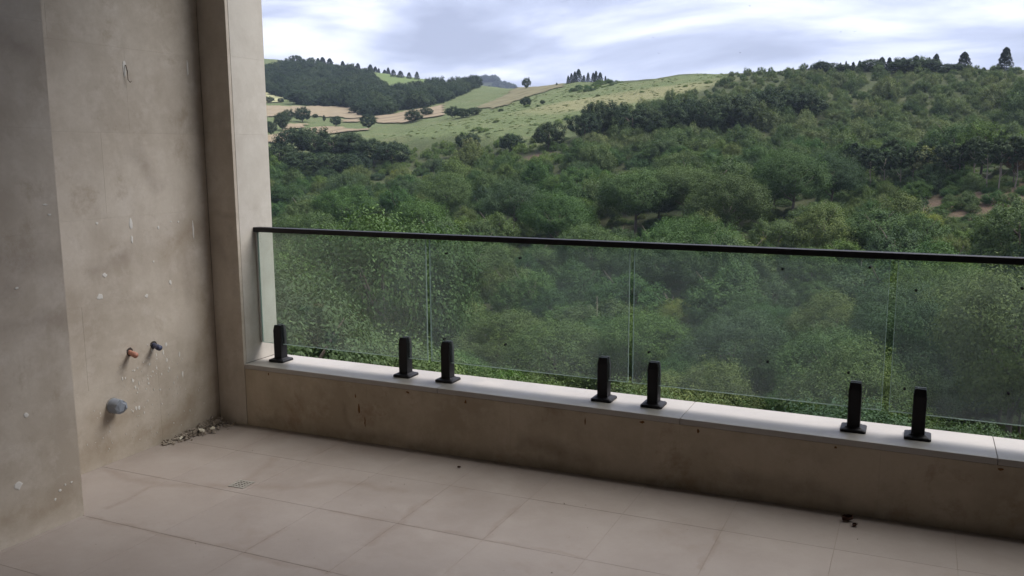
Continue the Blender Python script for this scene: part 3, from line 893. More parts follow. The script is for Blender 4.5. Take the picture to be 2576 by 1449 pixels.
for i, (x, w, h, lab) in enumerate([(400, 190, 95, 'low dark domed tree at the left end of the right ridge'), (850, 190, 105, 'dark domed tree below the pointed conifers on the ridge'), (1290, 330, 125, 'widest dark domed tree on the right ridge'), (1440, 180, 110, 'dark domed tree beside the spired ridge conifer'), (1660, 200, 90, 'dark domed tree between spired and bushy ridge conifers'), (590, 140, 65, 'small dark domed tree on the right ridge'), (1150, 150, 110, 'dark tree left of the widest domed ridge tree')]):
    u = 1973 + x * 0.2396
    d = np.interp(u, [2000, 2300, 2576], [230, 216, 208])
    x_, y_, _ = polar(u, d)
    s = h * 0.2396 / F_PX * d / 5.3
    plant(DARK[i % 4], 'broadleaf_tree', x_, y_, s * 1.25, lab, 'tree', None, 1, 0.3, None, (w * .2396 / F_PX * d / 6.0) / s)
# dark belt below the meadow
BELT = [(1470, 352, 70, 62), (1500, 345, 80, 75), (1545, 340, 80, 72), (1590, 345, 84, 70), (1640, 345, 80, 66), (1690, 338, 84, 70), (1735, 330, 80, 70), (1775, 338, 84, 74), (1820, 332, 90, 78), (1865, 330, 86, 74), (1910, 318, 86, 78), (1955, 308, 84, 74), (2000, 302, 80, 64), (2040, 300, 74, 56), (1530, 320, 60, 40), (1680, 315, 70, 44)]
BL = rank_labels([b[0] for b in BELT], 'dark dense tree in the belt below the meadow, %s')
for i, (u, v, w, h) in enumerate(BELT):
    round_tree(u, v, w * 1.1, h * 1.2, BL[i], group='dark tree belt below the meadow', k=i)
BELT2 = [(735, 392, 90, 70), (790, 395, 90, 76), (840, 398, 84, 66), (880, 392, 80, 66), (940, 410, 90, 62), (985, 415, 84, 62), (705, 420, 80, 60), (760, 440, 90, 62), (830, 445, 90, 60), (890, 450, 90, 66), (1175, 380, 60, 50)]
BL = rank_labels([b[0] for b in BELT2], 'dark dense tree in the belt below the tan fields, %s')
for i, (u, v, w, h) in enumerate(BELT2):
    round_tree(u, v, w, h, BL[i], group='dark tree belt below the tan fields', k=i + 1)
# dark grove with bare pale trunks, far right
GROVE = [(2130, 478, 92), (2165, 482, 100), (2188, 488, 112), (2225, 484, 104), (2262, 486, 116), (2300, 480, 108), (2375, 478, 110), (2410, 476, 112), (2445, 474, 116), (2482, 480, 122), (2512, 480, 124), (2550, 474, 120), (2600, 474, 120), (2145, 455, 96), (2240, 455, 100), (2330, 452, 100), (2425, 448, 104), (2520, 446, 108)]
BL = rank_labels([b[0] for b in GROVE], 'slender tree with bare pale trunk in the dark grove, %s')
for i, (u, v, h) in enumerate(GROVE):
    x, y, d = at_img(u, v)
    s = h / F_PX * d / 8.0
    plant(SLIM[i % 3], 'slender_tree', x, y, s, BL[i], 'tree', 'bare-trunked grove on the right slope', 1.0, 0.1, None, 1.15)
x, y, d = at_img(2056, 474); plant(SPECIAL['bright'], 'young_tree', x, y, 78 / F_PX * d / 5.2, 'bright yellow-green young tree beside the dark grove', 'tree')
x, y, d = at_img(2330, 470); plant(SPECIAL['olive'], 'olive_tree', x, y, 100 / F_PX * d / 5.0, 'pale olive-green tree standing in front of the dark grove', 'tree')
x, y, d = at_img(1182, 402); plant(SPECIAL['olive'], 'olive_tree', x, y, 58 / F_PX * d / 5.0, 'pale olive domed tree left of the meadow among scrub', 'tree')
x, y, d = at_img(2548, 470); plant(SPECIAL['rust'], 'rusty_tree', x, y, 112 / F_PX * d / 6.2, 'rusty brown tree at the right edge of the grove', 'tree')

# ---- scatter the rest
def scatter(umin, umax, dmin, dmax, step_fn, seed):
    """jittered rings; returns x, y, d, u arrays"""
    r = np.random.default_rng(seed)
    out = []
    d = dmin
    a0, a1 = az_of_u(umin), az_of_u(umax)
    while d < dmax:
        st = step_fn(d)
        n = max(int((a1 - a0) * d / st), 1)
        a = a0 + (np.arange(n) + r.uniform(-.42, .42, n) + r.random()) * (a1 - a0) / n
        dd = d + r.uniform(-.42, .42, n) * st
        out.append(np.stack([CAM[0] + dd * np.sin(a), CAM[1] + dd * np.cos(a), dd, a], -1))
        d += st * 0.9
    return np.concatenate(out)


NEARLAB = [(0, 40, 'grey-green leafy tree in the near thicket seen through the glass', 'near thicket seen through the glass'),
           (40, 62, 'bushy green tree in the valley bottom below the handrail', 'valley bottom trees'),
           (62, 200, 'leafy green tree on the scrub slope above the handrail', 'trees on the scrub slope')]
pts = scatter(520, 2720, 15, 120, lambda d: 3.5 + d * 0.010, 11)
near_list = []
BIGS = [(1600, 96, 1.45), (1835, 88, 1.35), (1180, 74, 1.3), (1405, 92, 1.3), (1050, 96, 1.35), (930, 84, 1.25), (1725, 98, 1.3), (1995, 97, 1.35), (1490, 78, 1.2), (1290, 104, 1.2), (770, 92, 1.3), (1120, 118, 1.25), (1650, 70, 1.15), (2090, 101, 1.2), (1760, 74, 1.2), (860, 112, 1.3)]
BIG_XY = [polar(u_, d_)[:2] for u_, d_, s_ in BIGS]
SPOT_XY = [polar(u_, d_)[:2] for u_, d_ in ((1500, 34), (1575, 37), (1280, 44), (1900, 30), (2010, 29), (1130, 47), (2075, 21.5), (2170, 20.5), (2075, 18), (2170, 17.5), (1700, 62), (880, 52), (880, 48), (1700, 58))]
for k, (x, y, d, a) in enumerate(pts):
    if d < 18 and y < 8: continue
    uu_, vv_ = project(x, y, float(gz(x, y)))
    if d > 55 and uu_ > 2080 and 470 < vv_ < 640: continue
    if any(math.hypot(x - qx, y - qy) < 2.6 for qx, qy in SPOT_XY): continue
    if any(math.hypot(x - qx, y - qy) < 4.4 for qx, qy in BIG_XY): continue
    near_list.append((x, y, d, a))
near_list = near_list[:268]
D_CUT = max(p[2] for p in near_list)
for k, (x, y, d, a) in enumerate(near_list):
    lab, grp = next((l, g) for lo, hi, l, g in NEARLAB if lo <= d < hi)
    left = a < az_of_u(1150)
    s = (random.uniform(0.85, 1.12) if random.random() < 0.35 else random.uniform(0.5, 0.78)) * (1.3 if (left and d < 40) else 1.0)
    p = NEAR[k % 6] if d < 55 else MID[k % 5]
    if d >= 55: s *= 1.12
    plant(p, 'broadleaf_tree', x, y, s, lab, 'tree', grp, random.uniform(0.8, 1.35), 0.3)


BL = rank_labels([b[0] for b in BIGS], 'large spreading tree standing out of the mid-slope scrub, %s')
for i, (u, d, s) in enumerate(BIGS):
    x, y, z = polar(u, d)
    plant(NEAR[(i * 5) % 6], 'broadleaf_tree', x, y, s, BL[i], 'tree', 'large trees on the mid slope', 0.95, 0.5)
# a few plants whose crowns also serve the scrub
for q, (u, d) in enumerate([(1960, 140), (2200, 138), (2420, 133)]):
    x, y, _ = polar(u, d); plant(OLIVES[q], 'olive_shrub', x, y, 0.6, ['grey-olive shrub at the upper end of the dark belt', 'grey-olive shrub just above the dark grove', 'grey-olive shrub above the right part of the grove'][q], 'shrub')
for q, (u, d) in enumerate([(1130, 172), (1260, 168)]):
    x, y, _ = polar(u, d); plant(LIGHTS[q], 'light_shrub', x, y, 0.55, ['light green shrub on the meadow edge above the olive dome', 'light green shrub on the meadow left of the lone tree'][q], 'shrub')
for q, (u, d) in enumerate([(1400, 172), (1520, 205)]):
    x, y, _ = polar(u, d); plant(GRASSES[q], 'grass_tuft', x, y, 0.3, ['pale grass tuft in the meadow right of the lone tree', 'pale grass tuft in the meadow above the dark belt'][q], 'grass tuft', None, 0.4)
SPOTS = [(FRESH, 1500, 34, 0.85, 'fresh green tree behind the second glass panel'), (FRESH, 1575, 37, 0.8, 'fresh green tree at the second glass joint'), (FRESH, 1280, 44, 0.75, 'fresh green tree high behind the second glass panel'),
         (FRESH, 1900, 30, 0.8, 'fresh green tree left in the third glass panel'), (FRESH, 2010, 29, 0.85, 'fresh green tree in the middle of the third glass panel'), (FRESH, 1130, 47, 0.8, 'fresh green tree above the first glass joint'),
         (YELLOW, 2075, 21.5, 0.7, 'yellow-green shrub low behind the sixth clamp'), (YELLOW, 2170, 20.5, 0.75, 'yellow-green shrub low at the third glass joint'), (YELLOW, 1700, 62, 0.75, 'yellowish shrub just above the handrail right of centre'),
         (YELLOW, 880, 52, 0.8, 'yellowish shrub just above the handrail near the pillar'), (YELLOW, 2180, 84, 0.75, 'yellow-green shrub below the dark grove'), (YELLOW, 2330, 86, 0.7, 'yellow-green shrub below the olive tree'), (YELLOW, 1950, 80, 0.7, 'yellow-green shrub left below the bright young tree')]
for pr, u, d, s, lab in SPOTS:
    x, y, z = polar(u, d)
    plant(pr, 'broadleaf_tree', x, y, s, lab, 'tree', None, 1.0, 0.2)


def source(proto):
    """a crown already standing in the scene that uses this proto's mesh"""
    return next(o for o in bpy.data.objects if o.data is proto[0])


def build_stuff(name, pts, sizes, zsc, protos, label, sink=0.2):
    """one object: crowns instanced on a point cloud (radius of each = sizes)"""
    me = bpy.data.meshes.new(name)
    n = len(pts)
    sc = np.zeros((n, 3)); lift = np.zeros(n)
    pick = rng.integers(0, len(protos), n)
    for q, p in enumerate(protos):
        co = np.zeros(len(p[0].vertices) * 3, np.float32); p[0].vertices.foreach_get('co', co)
        co = co.reshape(-1, 3); R_ = np.percentile(np.hypot(co[:, 0], co[:, 1]), 95); lo = np.percentile(co[:, 2], 2)
        k_ = pick == q
        sc[k_] = (sizes[k_] / R_)[:, None] * np.stack([np.ones(k_.sum()), np.ones(k_.sum()), zsc[k_]], -1)
        lift[k_] = -lo * sc[k_, 2]
    co = np.stack([pts[:, 0], pts[:, 1], gz(pts[:, 0], pts[:, 1]) + lift - sink], -1)
    me.vertices.add(n); me.vertices.foreach_set('co', co.astype(np.float32).ravel())
    a_ = me.attributes.new('isc', 'FLOAT_VECTOR', 'POINT'); a_.data.foreach_set('vector', sc.astype(np.float32).ravel())
    rot = np.stack([rng.normal(0, 0.1, n), rng.normal(0, 0.1, n), rng.uniform(0, 6.28, n)], -1)
    a_ = me.attributes.new('irot', 'FLOAT_VECTOR', 'POINT'); a_.data.foreach_set('vector', rot.astype(np.float32).ravel())
    a_ = me.attributes.new('ipick', 'INT', 'POINT'); a_.data.foreach_set('value', pick.astype(np.int32))
    o = tag(link(name, me), label, None, None, 'stuff')
    g = bpy.data.node_groups.new(name, 'GeometryNodeTree')
    g.interface.new_socket('Geometry', in_out='INPUT', socket_type='NodeSocketGeometry')
    g.interface.new_socket('Geometry', in_out='OUTPUT', socket_type='NodeSocketGeometry')
    gi = g.nodes.new('NodeGroupInput'); go = g.nodes.new('NodeGroupOutput')
    iop = g.nodes.new('GeometryNodeInstanceOnPoints')
    jn = g.nodes.new('GeometryNodeJoinGeometry')
    for p in protos[::-1]:
        oi = g.nodes.new('GeometryNodeObjectInfo'); oi.transform_space = 'ORIGINAL'
        oi.inputs['Object'].default_value = source(p); oi.inputs['As Instance'].default_value = True
        g.links.new(oi.outputs['Geometry'], jn.inputs[0])

    def named(nm, typ):
        q = g.nodes.new('GeometryNodeInputNamedAttribute'); q.data_type = typ; q.inputs['Name'].default_value = nm
        return q.outputs['Attribute']
    g.links.new(gi.outputs[0], iop.inputs['Points']); g.links.new(jn.outputs[0], iop.inputs['Instance'])
    iop.inputs['Pick Instance'].default_value = True
    g.links.new(named('ipick', 'INT'), iop.inputs['Instance Index'])
    g.links.new(named('irot', 'FLOAT_VECTOR'), iop.inputs['Rotation'])
    g.links.new(named('isc', 'FLOAT_VECTOR'), iop.inputs['Scale'])
    g.links.new(iop.outputs[0], go.inputs[0])
    o.modifiers.new('crowns', 'NODES').node_group = g
    return o


# scrub over the right slope and the middle distance
pts = np.concatenate([scatter(480, 2740, D_CUT + 1.5, 250, lambda d: 2.2 + d * 0.0045, 21), scatter(2000, 2740, 52, D_CUT + 1.5, lambda d: 1.9, 22)])
U, Vv = project(pts[:, 0], pts[:, 1], gz(pts[:, 0], pts[:, 1]))
d, a = pts[:, 2], pts[:, 3]
keep = ((d > D_CUT + 1) | ((U > 2060) & (Vv > 475) & (Vv < 650))) & ~in_poly(pts[:, 0], pts[:, 1], MEADOW) & ~in_poly(pts[:, 0], pts[:, 1], SIDEFIELD)
ridge = np.interp(U, [640, 1000, 1300, 1450, 1700, 2000, 2300, 2576], [196, 190, 176, 160, 262, 238, 224, 216])
keep &= d < ridge
pn = vnoise(pts[:, 0] * 0.8 + 40, pts[:, 1] * 0.8)
keep &= ~((pn > 0.62) & (d > 90) & (U < 2000) & (rng.random(len(d)) < 0.75))
bare = np.minimum.reduce([np.hypot(pts[:, 0] - b_[0], pts[:, 1] - b_[1]) / r_ for b_, r_ in ((BARE, 8.0), (BARE2, 3.5), (BARE3, 3.5))]) < 1
keep &= ~(bare & (rng.random(len(d)) < 0.88))
pts = pts[keep]; U = U[keep]; Vv = Vv[keep]; d = pts[:, 2]
n = len(pts)
size = (rng.uniform(1.0, 2.1, n) + (rng.random(n) < 0.12) * rng.uniform(0.5, 1.3, n)) * np.interp(d, [80, 130, 175, 215], [1.15, 1.0, 0.85, 0.6]) * (1 + 0.3 * vnoise(pts[:, 0] * 1.7 + 7, pts[:, 1] * 1.7))
light = (U > 900) & (U < 1460) & (Vv < 425)
size = np.where(light, size * 0.68, size)
zs = rng.uniform(0.8, 1.35, n)
clear = (U > 2040) & (Vv > 478) & (Vv < 660)
size = np.where(clear, size * 0.62, size)
fern = (vnoise(pts[:, 0] * 1.4 - 30, pts[:, 1] * 1.4 + 11) > 0.62) & (Vv > 440) & (rng.random(n) < 0.6)
size = np.where(fern, size * 0.55, size)
zs = rng.uniform(0.8, 1.45, n)
upper = (d > 135) & ~light & (U > 1400)
for nm, k_, pr, lab in (('hillside_scrub', ~light & ~fern & ~upper, MID, 'dense green scrub covering the lower slope in mid distance'),
                        ('upper_scrub', upper & ~fern, OLIVES, 'grey-olive young scrub covering the upper right slope'),
                        ('light_scrub', light, LIGHTS, 'light green low scrub along the lower edge of the meadow'),
                        ('fern_patches', fern, [FRESH, YELLOW], 'yellow-green fern patches on the valley slope')):
    build_stuff(nm, pts[k_], size[k_] * (0.86 if nm == 'upper_scrub' else 1.0), zs[k_], pr, lab)

# sparse low shrubs in the meadow and on its edges
pts = scatter(900, 1950, 150, 330, lambda d: 4.6, 31)
k = in_poly(pts[:, 0], pts[:, 1], MEADOW) & (rng.random(len(pts)) < np.interp(pts[:, 2], [150, 200, 260], [0.6, 0.12, 0.015]))
uu, vv = project(pts[:, 0], pts[:, 1], gz(pts[:, 0], pts[:, 1]))
hedge = in_poly(uu, vv, rB([(1500, 440), (1560, 360), (1900, 285), (2030, 260), (2100, 300), (2000, 340), (1620, 430)]))
k |= hedge
pts = pts[k]; n = len(pts)
build_stuff('meadow_shrubs', pts, rng.uniform(0.6, 1.4, n), rng.uniform(0.6, 0.9, n), LIGHTS + MID[:2], 'low scattered shrubs and hedge growing over the meadow')

# rough grass tufts over the meadow
pts = scatter(880, 1960, 150, 345, lambda d: 1.9, 61)
k = in_poly(pts[:, 0], pts[:, 1], MEADOW) & (vnoise(pts[:, 0] * 2.2, pts[:, 1] * 2.2) + rng.normal(0, 0.5, len(pts)) > -0.1)
pts = pts[k]; n = len(pts)
build_stuff('meadow_grass', pts, rng.uniform(0.3, 0.8, n), rng.uniform(0.18, 0.36, n), GRASSES, 'rough tufted grass over the hill meadow', 0.12)

# wood on the left hill
pts = scatter(480, 1330, 300, 556, lambda d: 5.6, 41)
U, Vv = project(pts[:, 0], pts[:, 1], gz(pts[:, 0], pts[:, 1]) + 3.2)
Vb = project(pts[:, 0], pts[:, 1], gz(pts[:, 0], pts[:, 1]))[1]
WP = ([(470, 250)] + rA([(-100, 610), (300, 690), (500, 780), (1000, 810), (1250, 860), (1420, 930), (1650, 915), (2000, 840), (2300, 780), (2540, 690), (2760, 600), (2960, 500), (2960, 470),
                          (2700, 440), (2450, 470), (2150, 480), (1900, 510), (1700, 555), (1600, 500), (1450, 340), (1250, 290), (700, 215), (400, 195), (200, 220), (-100, 330)]))
wood = in_poly(U, Vv, WP) & in_poly(U, Vb - 1.5, WP)
wood &= ~in_poly(U, Vv, rA([(60, 355), (230, 380), (240, 420), (60, 420)]))
wood &= ~in_poly(U, Vv, rA([(-100, 600), (40, 622), (280, 680), (280, 760), (-100, 770)])) & ~in_poly(U, Vv, rA([(680, 680), (770, 680), (755, 755), (700, 755)]))
pts = pts[wood]; n = len(pts)
build_stuff('hill_wood', pts, rng.uniform(2.6, 4.8, n), rng.uniform(0.8, 1.1, n), DARK, 'dark wood covering the far left hillside', 0.5)

# wood on the blue far hill
r_ = rng.uniform(0, 1, 900) ** 0.5 * 190; a_ = rng.uniform(0, 2 * math.pi, 900)
fx = HILL_C[0] + r_ * np.cos(a_) * 1.35; fy = HILL_C[1] + r_ * np.sin(a_)
pts = np.stack([fx, fy, np.zeros(900), np.zeros(900)], -1)
build_stuff('far_wood', pts, rng.uniform(6.5, 10, 900), rng.uniform(0.7, 0.95, 900), DARK, 'wood on the far blue hill in the gap', 1.0)

# low ground cover between the near trees
pts = scatter(500, 2740, 14, D_CUT + 6, lambda d: 1.9 + 0.006 * d, 51)
n = len(pts)
build_stuff('undergrowth', pts, rng.uniform(0.55, 1.1, n), rng.uniform(0.6, 1.0, n), MID, 'low leafy undergrowth between the valley trees', 0.2)

# ------------------------------------------------------------------ balcony
A_X, D_Y, H_C, Y_R, Z_T, Z_B = 0.195, 0.284, 0.352, 0.1476, 1.10, 0.4473
S_X, Y_N, SLOPE = 0.4244, -1.2435, 0.01154
X_END, Y_BACK, Z_CEIL = 5.4, -5.4, 3.9
ROWS = [-0.03, 0.39, 0.795, 1.2, 1.605, 2.01, 2.415, 2.82, 3.225, 3.63, Z_CEIL - 0.004]
G = 0.00016     # half joint

# floor: bed with tiles, tilted towards the drain
floor = box_obj('floor', (-0.02, X_END, Y_BACK, 0.02, -0.12, -0.0011), M_GROUT)
tag(floor, 'beige tiled balcony floor sloping to the drain', None, None, 'structure')
floor.rotation_euler = (0, -SLOPE, 0)
XJ = [0.0, 0.45, 0.868, 1.296, 1.69, 2.08, 2.5, 2.905, 3.32, 3.73, 4.14, 4.55, 4.96, 5.39]
YJ = [0.0, -0.357, -0.80, -1.252, -1.69, -2.13, -2.57, -3.01, -3.45, -3.89, -4.33, -4.77, -5.21]
for i in range(len(XJ) - 1):
    for j in range(len(YJ) - 1):
        x0, x1, y0, y1 = XJ[i], XJ[i + 1], YJ[j + 1], YJ[j]
        if x1 < S_X + 0.03 and y1 < Y_N + 0.05 and x0 < 0.3 and y1 < -1.3: continue
        bm = bmesh.new()
        hz = random.uniform(-0.0002, 0.0002)
        box(bm, x0 + 0.0007, x1 - 0.0007, y0 + 0.0007, y1 - 0.0007, -0.02, hz, 0.0004)
        link('tile', mesh_bm('tile', bm, M_TILE), floor)


def clad(parent, mat, plane, fixed, a0, a1, rows, joints, thick=0.02, sign=1):
    """stone slabs on a plane x=fixed or y=fixed; joints: list per row of positions along the wall"""
    for r in range(len(rows) - 1):
        cuts = [a0] + [c for c in joints[r % len(joints)] if a0 + 0.03 < c < a1 - 0.03] + [a1]
        for c0, c1 in zip(cuts, cuts[1:]):
            o = random.uniform(-0.0002, 0.0002)
            bm = bmesh.new()
            if plane == 'x':
                box(bm, fixed - thick + o, fixed + o, c0 + G, c1 - G, rows[r] + G, rows[r + 1] - G, 0.00016)
            else:
                box(bm, c0 + G, c1 - G, fixed + o, fixed + thick + o, rows[r] + G, rows[r + 1] - G, 0.00016)
            link('slab', mesh_bm('slab', bm, mat), parent)


wall = box_obj('stone_clad_wall', (-0.3, -0.0215, Y_N - 0.05, D_Y - 0.03, -0.12, Z_CEIL), M_CORE)
tag(wall, 'stained beige stone-clad end wall with the pipe stubs', 'wall')
clad(wall, M_WALL, 'x', 0.0, Y_N + 0.0015, -0.0012, ROWS, [[-0.42], [-0.84], [-0.3, -1.1], [-0.66], [-0.49], [-0.9], [-0.4]])
pier = box_obj('wall_pier', (-0.3, S_X - 0.0215, Y_BACK, Y_N - 0.022, -0.12, Z_CEIL - 0.002), M_CORE)
tag(pier, 'shaded stone-clad wall projecting at the left edge of the photo', 'wall')
clad(pier, M_WALL, 'x', S_X, Y_BACK, Y_N, ROWS, [[-2.0, -2.8, -3.6, -4.4], [-1.62, -2.4, -3.2, -4, -4.8]])
for r in range(len(ROWS) - 1):
    box_obj('slab', (0.0015, S_X - 0.0225, Y_N - 0.0205, Y_N - 0.0005, ROWS[r] + G, ROWS[r + 1] - G), M_WALL, pier, 0.0008)

pillar = box_obj('corner_pillar', (-0.3, A_X - 0.0215, 0.0215, D_Y - 0.0012, -0.12, Z_CEIL - 0.003), M_CORE)
tag(pillar, 'pale stone pillar where the glass railing starts', 'pillar')
clad(pillar, M_WALL, 'y', 0.0, 0.001, A_X - 0.0006, ROWS, [[]])
clad(pillar, M_PILLAR, 'x', A_X, 0.0215, D_Y, [H_C + 0.001, 0.795, 1.2, 1.605, 2.01, 2.415, 2.82, 3.225, 3.63, Z_CEIL - 0.004], [[]])

para = box_obj('parapet_wall', (A_X + 0.002, X_END, 0.034, D_Y - 0.012, -0.3, H_C - 0.027), M_CORE)
tag(para, 'low brown stained stone parapet under the glass railing', 'parapet')
PJ = [A_X - 0.0003, 1.0, 1.82, 2.64, 3.45, 4.26, 5.07, X_END]
for c0, c1 in zip(PJ, PJ[1:]):
    box_obj('slab', (c0 + G, c1 - G, 0.004, 0.032, -0.03, H_C - 0.028), M_PARA, para, 0.0003)
bm_r = bmesh.new()
RUST = [(0.95, 0.19, 0.006, 0.035), (0.985, 0.12, 0.005, 0.03), (0.93, 0.255, 0.004, 0.012), (1.58, 0.300, 0.007, 0.012), (1.25, 0.31, 0.012, 0.006), (2.47, 0.312, 0.012, 0.007), (2.72, 0.305, 0.007, 0.011), (3.28, 0.312, 0.008, 0.006), (3.87, 0.31, 0.014, 0.007), (0.36, 0.31, 0.005, 0.01), (2.2, 0.28, 0.004, 0.02)]
CJ = [A_X + 0.001, 1.424, 2.64, 3.856, 5.07, X_END - 0.001]
for c0, c1 in zip(CJ, CJ[1:]):
    box_obj('coping_slab', (c0 + 0.0011, c1 - 0.0011, 0.0, D_Y, H_C - 0.026, H_C + random.uniform(-0.0004, 0.0004)), M_COPING, para, 0.0016, 2)

ceil = box_obj('ceiling', (-0.3, X_END, Y_BACK - 0.2, 0.30, Z_CEIL, Z_CEIL + 0.2), M_PLASTER)
tag(ceil, 'plain plastered slab roofing the balcony', None, None, 'structure')
back = box_obj('wall_back', (S_X + 0.002, X_END, Y_BACK - 0.2, Y_BACK, -0.12, Z_CEIL - 0.003), M_HOUSE)
tag(back, 'house wall behind the balcony', None, None, 'structure')
endw = box_obj('wall_right', (X_END + 0.002, X_END + 0.2, Y_BACK + 0.002, D_Y, -0.12, Z_CEIL - 0.004), M_HOUSE)
tag(endw, 'house wall at the far right end of the balcony', None, None, 'structure')
base = box_obj('building_base', (-0.3, X_END, Y_BACK - 0.2, 0.25, -13.0, -0.31), M_CORE)
tag(base, 'rendered storeys of the building under the balcony', None, None, 'structure')

# ---- glass railing: panels, rail, spigots
rail = empty('glass_railing', (A_X + 0.002, Y_R, H_C))
tag(rail, 'frameless glass railing with black handrail and black floor clamps', 'railing')


def rel(o):
    o.parent = rail
    o.matrix_parent_inverse = Matrix.Translation(-Vector(rail.location))
    return o


rel(box_obj('handrail', (A_X + 0.0015, X_END - 0.002, Y_R - 0.024, Y_R + 0.024, Z_T - 0.026, Z_T), M_BLACK, None, 0.0025, 2))
GX = [A_X + 0.012, 1.2976, 2.3672, 3.4527, 4.535, X_END - 0.004]
DOTS = [(1.407, 1.006), (1.81, 1.001), (1.386, 0.569), (1.729, 0.570), (2.218, 0.545), (3.024, 1.012), (3.363, 1.036), (3.538, 0.953), (3.901, 0.983), (2.453, 0.60), (2.979, 0.607), (3.305, 0.593), (3.52, 0.548), (3.885, 0.571)]
GT = 0.006
for i in range(len(GX) - 1):
    hg = lambda q: 0.014 if q == 3 else 0.010
    x0, x1 = GX[i] + (hg(i) if i else 0), GX[i + 1] - hg(i + 1)
    bm = bmesh.new()
    box(bm, x0, x1, Y_R - GT, Y_R + GT, Z_B, Z_T - 0.012, 0.0016)
    bm.normal_update()
    me = mesh_bm('glass_panel', bm, M_GLASS)
    me.materials.append(M_GEDGE)
    for p in me.polygons:
        p.material_index = 0 if abs(p.normal.y) > 0.95 else 1
    g = rel(link('glass_panel', me))
    for dx_, dz_ in DOTS:
        if x0 < dx_ < x1:
            bm = bmesh.new()
            rings = tube(bm, [(dx_, Y_R - GT - 0.0035, dz_), (dx_, Y_R - GT - 0.003, dz_), (dx_, Y_R - GT - 0.0002, dz_)], [0.0036, 0.005, 0.0055], 14)
            link('rubber_dot', mesh_bm('rubber_dot', bm, M_RUBBER), g)
            link('rubber_dot', mesh_bm('rubber_dot', (lambda b: (tube(b, [(dx_, Y_R + GT + 0.0002, dz_), (dx_, Y_R + GT + 0.003, dz_)], [0.0055, 0.005], 14), b)[1])(bmesh.new()), M_RUBBER), g)
rel(box_obj('edge_seal', (A_X + 0.0006, A_X + 0.0115, Y_R - 0.008, Y_R + 0.008, Z_B, Z_T - 0.031), M_SEAL, None, 0.002))


def spigot_mesh():
    bm = bmesh.new()
    h = 0.205
    slot = Z_B - H_C - 0.002
    box(bm, -0.025, 0.025, -0.027, 0.027, 0.012, slot, 0.0025, 2)
    for y0, y1, out in ((-0.0268, -0.0072, -1), (0.0072, 0.0268, 1)):
        vs_ = [bm.verts.new((sx * 0.0248, y, z)) for z in (slot - 0.004, h - 0.03, h) for sx in (-1, 1) for y in (y0, y1)]
        # taper the outer face and the shoulders towards the top
        for v in vs_[8:]:
            v.co.x *= 0.84
            if out < 0 and abs(v.co.y - y0) < 1e-5: v.co.y += 0.006
            if out > 0 and abs(v.co.y - y1) < 1e-5: v.co.y -= 0.006
        fs = []
        for b0 in (0, 4):
            q = vs_[b0:b0 + 8]
            for a_, b_ in ((0, 1), (1, 3), (3, 2), (2, 0)):
                fs.append(bm.faces.new((q[a_], q[b_], q[b_ + 4], q[a_ + 4])))
        fs.append(bm.faces.new((vs_[8], vs_[9], vs_[11], vs_[10])))
        fs.append(bm.faces.new((vs_[0], vs_[2], vs_[3], vs_[1])))
        bmesh.ops.recalc_face_normals(bm, faces=fs)
        bmesh.ops.bevel(bm, geom=list({e for f in fs for e in f.edges}), offset=0.0016, segments=1, affect='EDGES')
    return mesh_bm('spigot', bm, M_BLACK)


def plate_mesh():
    bm = bmesh.new()
    prof = [(0.050, 0.0), (0.050, 0.009), (0.047, 0.012), (0.034, 0.0155), (0.030, 0.019), (0.0262, 0.0195)]
    rings = []
    for w, z in prof:
        c = 0.006 if w > 0.04 else 0.003
        rings.append([bm.verts.new(p) for p in ((-w + c, -w, z), (w - c, -w, z), (w, -w + c, z), (w, w - c, z), (w - c, w, z), (-w + c, w, z), (-w, w - c, z), (-w, -w + c, z))])
    for a_, b_ in zip(rings, rings[1:]):
        for k in range(8):
            bm.faces.new((a_[k], a_[(k + 1) % 8], b_[(k + 1) % 8], b_[k]))
    bm.faces.new(rings[0][::-1]); bm.faces.new(rings[-1])
    return mesh_bm('base_plate', bm, M_BLACK)


def screw_mesh():
    bm = bmesh.new()
    tube(bm, [(0, -0.0268, 0.15), (0, -0.0282, 0.15)], [0.0055, 0.0048], 12)
    return mesh_bm('set_screw', bm, M_BLACK)


SP_M, PL_M = spigot_mesh(), plate_mesh()
for i, x in enumerate([0.330, 1.151, 1.402, 2.24, 2.48, 3.336, 3.579, 4.42, 4.66, 5.25]):
    s = rel(link('spigot', SP_M, None, (x, Y_R, H_C + 0.0006)))
    p = link('base_plate', PL_M, s)


